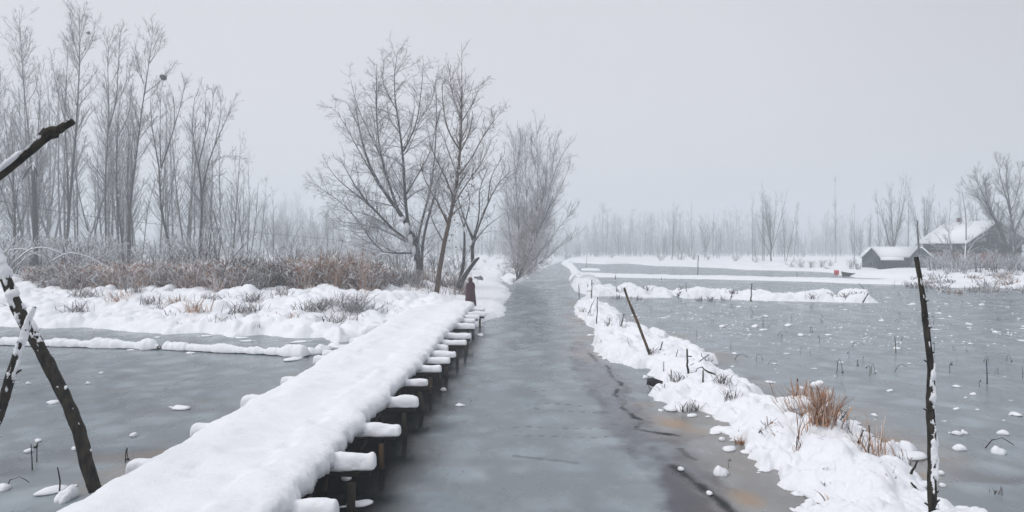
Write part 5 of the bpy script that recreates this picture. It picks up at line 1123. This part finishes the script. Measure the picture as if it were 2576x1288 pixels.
# ------------------------------------------------------------------ snowy logs across the left pond
def snow_log(p0, p1, lab, seed, r=.09, n=160):
    rng = np.random.default_rng(seed); p0, p1 = np.array(p0), np.array(p1); L = np.linalg.norm(p1 - p0)
    root = empty('log', p0, lab, 'log', 'snow-covered logs lying across the left pond'); d = (p1 - p0)
    t = np.linspace(0, 1, n); P = d[None] * t[:, None]; P[:, 2] += .06
    mb = MB(); mb.tubes(P[::6], np.full(len(P[::6]), r), 8); mb.build('wood', M_WOOD, root)
    k = 18; th = np.linspace(-.55 * math.pi, .55 * math.pi, k); s_ = t * L
    rad = .85 + .55 * fbm(s_ / .5, s_ * 0, seed, 4) + .45 * pillows(s_ / .5, s_ * 0 + seed, seed, .9, .7)
    e = np.sqrt(np.clip(np.minimum(t, 1 - t) * L / .22, 0.001, 1))
    nrm = np.array([-d[1], d[0], 0]) / L
    T_, TH = np.meshgrid(s_, th, indexing='ij'); rr = rad[:, None] * e[:, None] * (1 + .10 * fbm(T_ / .15, TH * 2, seed + 3, 3))
    V = P[:, None] + nrm * (np.sin(TH) * .19 * rr)[..., None] + np.array([0, 0, 1]) * (np.where(np.cos(TH) > 0, np.cos(TH) * .24, np.cos(TH) * .2) * rr)[..., None]
    ii = np.arange(n * k).reshape(n, k); Q = np.stack([ii[:-1, :-1], ii[1:, :-1], ii[1:, 1:], ii[:-1, 1:]], -1).reshape(-1, 4)
    mb = MB(); mb.add(V, Q); mb.build('snow', M_SNOW, root, True)
A = [W(*K5(-420, 512)), W(*K5(-5, 523)), W(*K5(738, 545)), W(*K5(1412, 578))]
snow_log(A[0], A[1] + (-.05, 0, 0), 'snow-covered log leaving the picture at the left, lying on the pond ice', 1, n=120)
snow_log(A[1], A[2] + (-.05, 0, 0), 'longest snow-covered log passing behind the crossed poles on the pond ice', 2, n=260)
snow_log(A[2] + (.05, 0, 0), A[3], 'snow-covered log reaching the bridge across the pond ice', 3, n=240)
# low snow lumps beside the bridge foot
for X, Y, s_, lab in ((1430, 565, 2.2, 'snow hump where the log meets the bridge'), (1480, 550, 2.0, 'snow hump behind the log end by the bridge'), (1530, 535, 1.9, 'snow hump nearest the bank by the bridge'), (1130, 508, 1.0, 'thin snow shelf left in the strip of ice by the bank'), (1370, 512, 1.4, 'snow shelf with dark edge near the bank ice'), (1100, 493, 1.2, 'pale snow fleck along the bank ice'), (940, 485, 1.0, 'snow fleck under the bank slope'), (720, 490, .7, 'tiny fleck of snow under the bank slope'), (150, 454, 1.6, 'flat snow shelf under the bank at left'), (870, 562, .9, 'flat snow fleck under the long log'), (600, 547, .6, 'speck of snow in front of the log'), (1340, 592, 1.5, 'flat snow shelf in front of the log near the bridge')):
    q = W(*K5(X, Y)); lump(3 if s_ < 1.8 else 5, q[0], q[1], s_, lab)

# ------------------------------------------------------------------ hay mound, rock
q = W(904, 722, .9); root = empty('hay_mound', (q[0], q[1], .75), 'small tan hay mound capped with snow at the edge of the reeds', 'mound')
mb = MB(); blob(mb, (0, 0, 0), (.75, .6, .55), rp, .12); mb.build('snow', M_SNOW, root, True)
blades(np.stack([rp.normal(size=160) * .5, rp.normal(size=160) * .35 - .2, np.full(160, .0)], -1), rp.uniform(.2, .5, 160), rp.uniform(.02, .04, 160), rp.uniform(0, .2, 160), rp, rp.uniform(.5, .9, 160), rp.uniform(0, .3, 160), 'stalks', M_REED, root)
q = W(1202, 706, .45); root = empty('rock', (q[0], q[1], .35), 'dark grey rounded rock with a snow cap beside the path', 'rock')
mb = MB(); blob(mb, (0, 0, .1), (.55, .5, .55), rp, .12); mb.build('stone', mat_plain('stone', (.07, .075, .08), (.15, .155, .16), 3), root, True)
mb = MB(); blob(mb, (-.1, 0, .52), (.42, .4, .16), rp, .2); mb.build('snow', M_SNOW, root, True)
for i, (px, py, s_, lab) in enumerate(((1268, 690, 1.0, 'low snowy bush between the path and the canal tree'), (1255, 678, .8, 'low bush behind the path bend'), (1220, 668, .8, 'low bush left of the far path'), (1290, 705, .6, 'tiny bush at the foot of the canal tree'))):
    q = W(px, py, .4); place(('shrub', i), q[0], q[1], hL(q[0], q[1]), s_ * .42, i * 1.3, lab, 'bush', None)

# ------------------------------------------------------------------ person in a dark robe
def person():
    base = np.array([-2.32, 40.0, .0]); base[2] = hL(base[0], base[1]) + .02
    root = empty('person', base, 'person in a long dark maroon hooded robe standing at the bridge end', 'person', rz=.35)
    # continuous body: skinned skeleton
    J = {0: ((0, 0, .88), .13), 1: ((0, .01, 1.10), .12), 2: ((0, .01, 1.28), .135), 3: ((0, .0, 1.37), .07), 4: ((0, .0, 1.43), .055), 5: ((0, -.015, 1.50), .088), 6: ((0, -.01, 1.58), .075),
         7: ((.09, 0, .82), .085), 8: ((.10, -.02, .46), .058), 9: ((.10, .02, .09), .038), 10: ((.105, -.11, .035), .032), 11: ((-.09, 0, .82), .085), 12: ((-.10, -.02, .46), .058), 13: ((-.10, .02, .09), .038), 14: ((-.105, -.11, .035), .032),
         15: ((.17, .01, 1.30), .055), 16: ((.21, .02, 1.06), .042), 17: ((.14, -.14, .94), .030), 18: ((.08, -.19, .93), .026), 19: ((-.17, .01, 1.30), .055), 20: ((-.21, .02, 1.06), .042), 21: ((-.14, -.14, .94), .030), 22: ((-.08, -.19, .93), .026)}
    E = [(0, 1), (1, 2), (2, 3), (3, 4), (4, 5), (5, 6), (0, 7), (7, 8), (8, 9), (9, 10), (0, 11), (11, 12), (12, 13), (13, 14), (2, 15), (15, 16), (16, 17), (17, 18), (2, 19), (19, 20), (20, 21), (21, 22)]
    nid = 23
    for hnd, sg in ((18, 1), (22, -1)):
        c = np.array(J[hnd][0])
        for f_ in range(5):
            off = np.array([-sg * .02, -.02, .03 - f_ * .015]) if f_ < 4 else np.array([0, -.03, .04])
            L = [.07, .08, .075, .06, .05][f_]
            a = c + off; b2_ = a + np.array([-sg * L * .6, -L * .4, -.01]); J[nid] = (tuple(a), .009); J[nid + 1] = (tuple(b2_), .007)
            E += [(hnd, nid), (nid, nid + 1)]; nid += 2
    me = bpy.data.meshes.new('body'); me.from_pydata([J[i][0] for i in range(nid)], E, [])
    o = bpy.data.objects.new('body', me); C.objects.link(o); o.parent = root
    md = o.modifiers.new('skin', 'SKIN'); sd = o.modifiers.new('sub', 'SUBSURF'); sd.levels = 1; sd.render_levels = 1
    for i in range(nid): me.skin_vertices[0].data[i].radius = (J[i][1], J[i][1])
    me.skin_vertices[0].data[0].use_root = True
    me.materials.append(mat_plain('skin', (.32, .20, .15), (.36, .23, .17), 4, .6))
    # face features
    mb = MB(); rg_ = np.random.default_rng(1)
    blob(mb, (0, -.105, 1.50), (.014, .022, .022), rg_, .05, flat_bottom=False)
    for sx in (-1, 1): blob(mb, (sx * .085, 0, 1.50), (.014, .02, .03), rg_, .05, flat_bottom=False)
    mb.build('nose_and_ears', bpy.data.materials['skin'], root, True)
    mb = MB()
    for sx in (-1, 1): blob(mb, (sx * .032, -.095, 1.525), (.013, .008, .007), rg_, .02, flat_bottom=False)
    blob(mb, (0, -.098, 1.455), (.022, .007, .006), rg_, .02, flat_bottom=False); mb.build('eyes_and_mouth', mat_plain('dark_eye', (.02, .012, .01), (.05, .02, .02)), root, True)
    # robe: loft of rings
    rings = [(.04, .33, .28), (.25, .31, .26), (.5, .29, .23), (.75, .265, .21), (.95, .25, .2), (1.1, .235, .175), (1.22, .215, .15), (1.31, .175, .125), (1.37, .12, .105), (1.40, .10, .10)]
    n = 36; V = []
    for z, rx, ry in rings:
        a = np.arange(n) / n * 6.28; f_ = 1 + (.05 * np.sin(a * 7 + z * 2) + .025 * np.sin(a * 12 + 1)) * max(0, (1.2 - z)) 
        V.append(np.stack([np.cos(a) * rx * f_, np.sin(a) * ry * f_, np.full(n, z)], -1))
    ii = np.arange(len(rings) * n).reshape(-1, n); nx = np.roll(ii, -1, 1); Q = np.stack([ii[:-1], nx[:-1], nx[1:], ii[1:]], -1).reshape(-1, 4)
    mr = mat_plain('maroon_cloth', (.035, .012, .016), (.065, .022, .028), 5, .9)
    mb = MB(); mb.add(np.concatenate(V), Q)
    for sg in (-1, 1):
        P = np.array([(sg * .15, .01, 1.31), (sg * .19, .02, 1.18), (sg * .21, .0, 1.04), (sg * .17, -.10, .97), (sg * .11, -.18, .95)]); mb.tubes(P, np.array([.065, .07, .07, .065, .06]), 12)
    mb.build('robe', mr, root, True)
    # hood, open at the front
    mb = MB(); th = np.linspace(.0, 2.3, 12); ph = np.linspace(-.5 + .35, math.pi + .5 - .35 , 26)
    T_, P_ = np.meshgrid(th, ph, indexing='ij')
    V = np.stack([np.cos(P_) * np.sin(T_) * .125, np.sin(P_) * np.sin(T_) * .13 - .01, 1.50 + np.cos(T_) * .145 - .03 * (T_ > 1.9)], -1)
    k_ = 26; ii = np.arange(12 * k_).reshape(12, k_); Q = np.stack([ii[:-1, :-1], ii[1:, :-1], ii[1:, 1:], ii[:-1, 1:]], -1).reshape(-1, 4)
    mb.add(V, Q); mb.build('hood', mr, root, True)
    for sg in (-1, 1):
        mb = MB(); blob(mb, (sg * .105, -.05, .02), (.05, .125, .06), rg_, .05); mb.build('shoe', mat_plain('shoe', (.015, .012, .01), (.03, .025, .02)), root, True)
    root.rotation_euler = (0, 0, math.pi + .4)
person()

# ------------------------------------------------------------------ houses
M_BRICK = mat_plain('weathered_brick', (.06, .03, .024), (.13, .055, .04), 2.2, .9)
M_BOARD = mat_plain('grey_boards', (.022, .023, .026), (.055, .055, .058), 3, .85, (4, 4, .4))
M_TIN = mat_plain('blue_grey_sheet', (.026, .04, .05), (.055, .075, .09), 2, .7, (3, 3, .5))
M_REDP = mat_plain('faded_red_paint', (.20, .05, .045), (.26, .075, .065), 2, .8)
M_PANE = mat_plain('dark_glass', (.02, .025, .03), (.04, .045, .05), 2, .2)
M_FRAME = mat_plain('window_frame', (.12, .12, .12), (.2, .2, .2), 3, .8)
def box_part(name, c, s, mat, parent):
    mb = MB(); mb.box(c, s); return mb.build(name, mat, parent)
def window(parent, c, s, axis):
    f = box_part('window', c, s, M_FRAME, parent); d = .03
    cc = np.array(c, float); ss = np.array(s, float) * .8; ss[axis] = .02
    cc[axis] -= s[axis] / 2 + .012 if True else 0
    box_part('pane', cc, ss, M_PANE, f)
def prism(mb, pts, y0, y1):
    """extrude polygon pts (x,z) from y0 to y1"""
    n = len(pts); V = [(x, y0, z) for x, z in pts] + [(x, y1, z) for x, z in pts]
    mb.add(V, [[i, (i + 1) % n, n + (i + 1) % n, n + i] for i in range(n)]); o = mb.n - 2 * n
    mb.T.append(np.array([[o, o + i + 1, o + i] for i in range(1, n - 1)] + [[o + n, o + n + i, o + n + i + 1] for i in range(1, n - 1)]))
def slab(mb, a, b, c, d, th):
    """thick quad"""
    P = np.array([a, b, c, d], float); n = unit(np.cross(P[1] - P[0], P[3] - P[0])); 
    if n[2] < 0: n = -n
    mb.add(np.concatenate([P, P + n * th]), [[3, 2, 1, 0], [4, 5, 6, 7], [0, 1, 5, 4], [1, 2, 6, 5], [2, 3, 7, 6], [3, 0, 4, 7]])
def big_house():
    root = empty('brick_house', (62.6, 98.4, .3), 'large two-storey brick and timber house with steep snow-covered roof', 'house', rz=math.atan2(.16, .987))
    w, L, e, r_ = 8.5, 8.3, 4.35, 6.95      # local x: along the gable, y: back
    mb = MB(); prism(mb, [(0, -.5), (w, -.5), (w, 2.9), (0, 2.9)], 0, L); mb.build('wall', M_BRICK, root)
    mb = MB(); prism(mb, [(.002, 2.9), (w - .002, 2.9), (w - .002, e), (w / 2, r_ - .05), (.002, e)], .003, L - .003); mb.build('timber_upper_wall', M_BOARD, root)
    ov = .75; sl = (r_ - e) / (w / 2)
    for sg in (0, 1):
        xe = -ov if sg == 0 else w + ov; ze = e - ov * sl
        mb = MB(); slab(mb, (xe, -.9, ze), (w / 2, -.9, r_), (w / 2, L + .5, r_), (xe, L + .5, ze), .12); rf_ = mb.build('roof', M_BOARD, root)
        n_ = unit(np.array([-sl if sg == 0 else sl, 0, 1.])); o_ = n_ * .125
        mb = MB(); a, b_, c, d = [np.array(p) + o_ for p in ((xe, -.88, ze), (w / 2, -.88, r_), (w / 2, L + .48, r_), (xe, L + .48, ze))]
        slab(mb, a, b_, c, d, .22); mb.build('roof_snow', M_SNOWFAR, rf_)
    for x_, z_ in ((1.2, 1.5), (5.2, 1.4), (7.2, 1.5), (4.0, 4.4)):
        window(root, (x_, -.03, z_), (1.0, .1, 1.2), 1)
    for y_, z_ in ((1.8, 1.5), (4.5, 1.5), (6.8, 1.5), (2.5, 3.7), (5.5, 3.7)):
        f = box_part('window', (-.03, y_, z_), (.1, 1.0, 1.0), M_FRAME, root); box_part('pane', (-.095, y_, z_), (.02, .8, .8), M_PANE, f)
    o = box_part('painted_panel', (3.0, -.05, 1.9), (2.4, .08, 1.9), M_REDP, root); o['label'] = 'faded red wall panel'
    box_part('floor_beam', (w / 2, -.08, 2.9), (w + .4, .2, .22), M_BOARD, root)
    for x_ in (.1, 2.2, 4.6, 6.6, 8.4): box_part('gable_post', (x_, -.09, 3.5 if x_ in (.1, 8.4) else 3.9), (.14, .12, 1.1 if x_ in (.1, 8.4) else 1.8), M_BOARD, root)
    d = box_part('door', (6.2, -.05, .85), (1.0, .08, 2.0), M_BOARD, root); box_part('handle', (5.85, -.11, .9), (.05, .04, .14), M_FRAME, d)
    for x_ in (1.2, 5.2, 7.2): box_part('sill', (x_, -.12, .84), (1.2, .16, .08), M_SNOWFAR, root)
    ch = box_part('chimney', (w * .5, L * .75, r_ + .35), (.5, .5, 1.0), M_BRICK, root)
big_house()
def hut():
    q = W(*K4(600, 1092), .2); q = np.array([q[0], 106., .3]); x0 = (K4(600, 0)[0] - 1288) * 106 / F
    root = empty('hut', (x0, 106, .3), 'low blue-grey hut with twin gables and snow-covered roof by the pond', 'hut', rz=-.42)
    def xx(X): return (K4(X, 0)[0] - K4(600, 0)[0]) * 106 / F * .93
    e, r_ = 1.95, 3.35; xa, xb, xc = xx(600), xx(740), xx(680); xd, xe_, xf = xx(960), xx(1130), xx(1045)
    for a, b_, p in ((xa, xb, xc), (xd, xe_, xf)):
        mb = MB(); prism(mb, [(a + .25, -.6), (b_ - .05, -.6), (b_ - .05, e), (p, r_ - .08), (a + .25, e)], 0, 5.5); mb.build('wall', M_TIN, root)
    mb = MB(); prism(mb, [(xb, -.6), (xd, -.6), (xd, 1.9), (xb, 1.9)], 1.3, 5.4); mb.build('wall', M_TIN, root)
    def roofp(a, b_, c, d):
        mb = MB(); slab(mb, a, b_, c, d, .06); o = mb.build('roof', M_BOARD, root)
        P = np.array([a, b_, c, d], float); n = unit(np.cross(P[1] - P[0], P[3] - P[0])); n = n if n[2] > 0 else -n
        P = P + n * .065; mb = MB(); slab(mb, *P, .2); mb.build('roof_snow', M_SNOWFAR, o)
    roofp((xa, -.4, e - .1), (xc, -.4, r_), (xc, 6, r_), (xa, 6, e - .1)); roofp((xf, -.4, r_), (xe_, -.4, e - .1), (xe_, 6, e - .1), (xf, 6, r_))
    # middle slope between the gables, facing the pond
    roofp((xb - .05, .0, e + .03), (xd + .05, .0, e + .03), (xf - .02, 2.6, r_ + .02), (xc + .02, 2.6, r_ + .02))
    roofp((xc + .03, 6, e), (xf - .03, 6, e), (xf - .03, 2.62, r_ - .02), (xc + .03, 2.62, r_ - .02))
    xg = xx(915); roofp((xb + .05, -1.0, 1.55), (xg, -1.0, 1.55), (xg, .0, 1.95), (xb + .05, .0, 1.95))
    for x_ in (xb + .15, (xb + xg) / 2, xg - .1):
        mb = MB(); mb.tubes(np.array([(x_, -.85, -.6), (x_, -.85, 1.55)]), np.array([.07, .06]), 6); mb.build('porch_post', M_BOARD, root)
    for x_ in (xx(665), xx(1075)): window(root, (x_, -.03, 1.1), (.7, .1, .8), 1)
    d = box_part('door', (xx(700), -.03, .55), (.7, .08, 1.6), M_BOARD, root); box_part('handle', (xx(700) + .25, -.09, .6), (.05, .04, .12), M_FRAME, d)
hut()
# pole behind the hut with snow, fence row left of the hut
stick('utility_pole', (WD(2314, 700, 101)[0], 101, 0), WD(2308, 555, 101), .14, .10, 'dark utility pole with snow lumps standing by the hut', 'pole', None, wob=.003)
# low boats by the hut
M_HULL = mat_plain('boat_hull', (.03, .03, .032), (.07, .065, .06), 3, .7)
def boat(px, py, L, rz, lab):
    q = W(px, py, .05); root = empty('boat', (q[0], q[1], .05), lab, 'boat', 'snow-covered boats at the far bank', rz=rz)
    n = 15; V = []; t = np.linspace(-1, 1, n)
    for s_ in t:
        wv = .55 * (1 - abs(s_) ** 2.2) ** .7 + .03; zt = .35 + .25 * abs(s_) ** 3
        V += [(s_ * L / 2, -wv, zt), (s_ * L / 2 * .95, -wv * .7, -.05), (s_ * L / 2 * .95, wv * .7, -.05), (s_ * L / 2, wv, zt)]
    ii = np.arange(n * 4).reshape(n, 4); Q = np.concatenate([np.stack([ii[:-1, j], ii[1:, j], ii[1:, j + 1], ii[:-1, j + 1]], -1) for j in range(3)])
    mb = MB(); mb.add(V, Q); mb.T.append(np.array([[0, 1, 2], [0, 2, 3], [n * 4 - 4, n * 4 - 2, n * 4 - 3], [n * 4 - 4, n * 4 - 1, n * 4 - 2]])); mb.build('hull', M_HULL, root)
    mb = MB(); blob(mb, (0, 0, .25), (L * .45, .46, .30), rp, .08, 20, 8); mb.build('snow', M_SNOWFAR, root, True)
boat(2165, 694, 5.2, .05, 'long low boat under snow left of the hut porch'); boat(2230, 694, 5.5, -.03, 'long low boat under snow in front of the hut porch')
boat(2108, 682, 4.4, .1, 'snow-covered boat behind the red object by the lone tall tree'); boat(2310, 700, 4.0, -.1, 'snow-covered boat right in front of the hut corner')
q = W(*K4(403, 1085), .3); root = empty('barrel', (q[0], q[1], hF(q[0], q[1])), 'small bright red drum on the snow beside a snow-covered boat', 'drum')
mb = MB(); mb.tubes(np.array([(0, 0, 0), (0, 0, .06), (0, 0, .28), (0, 0, .32), (0, 0, .56), (0, 0, .6)]), np.array([.27, .29, .29, .31, .29, .26]) * 1.1, 16); mb.build('drum', mat_plain('red_drum', (.5, .03, .03), (.6, .05, .04), 3, .5), root, True)
mb = MB(); blob(mb, (0, 0, .6), (.27, .27, .1), rp, .1); mb.build('snow', M_SNOW, root, True)

# ------------------------------------------------------------------ haze
mb = MB(); mb.box((0, 300, 20.5), (1600, 700, 43))
m = bpy.data.materials.new('haze'); m.use_nodes = True; n = m.node_tree.nodes; n.clear()
o_ = n.new('ShaderNodeOutputMaterial'); pv = n.new('ShaderNodeVolumePrincipled')
pv.inputs['Color'].default_value = (.89, .94, .98, 1); pv.inputs['Density'].default_value = .0033; pv.inputs['Anisotropy'].default_value = .3
m.node_tree.links.new(pv.outputs[0], o_.inputs['Volume'])
hz_ = mb.build('haze', m); tag(hz_, 'pale winter fog filling the whole valley', 'haze', kind='stuff')
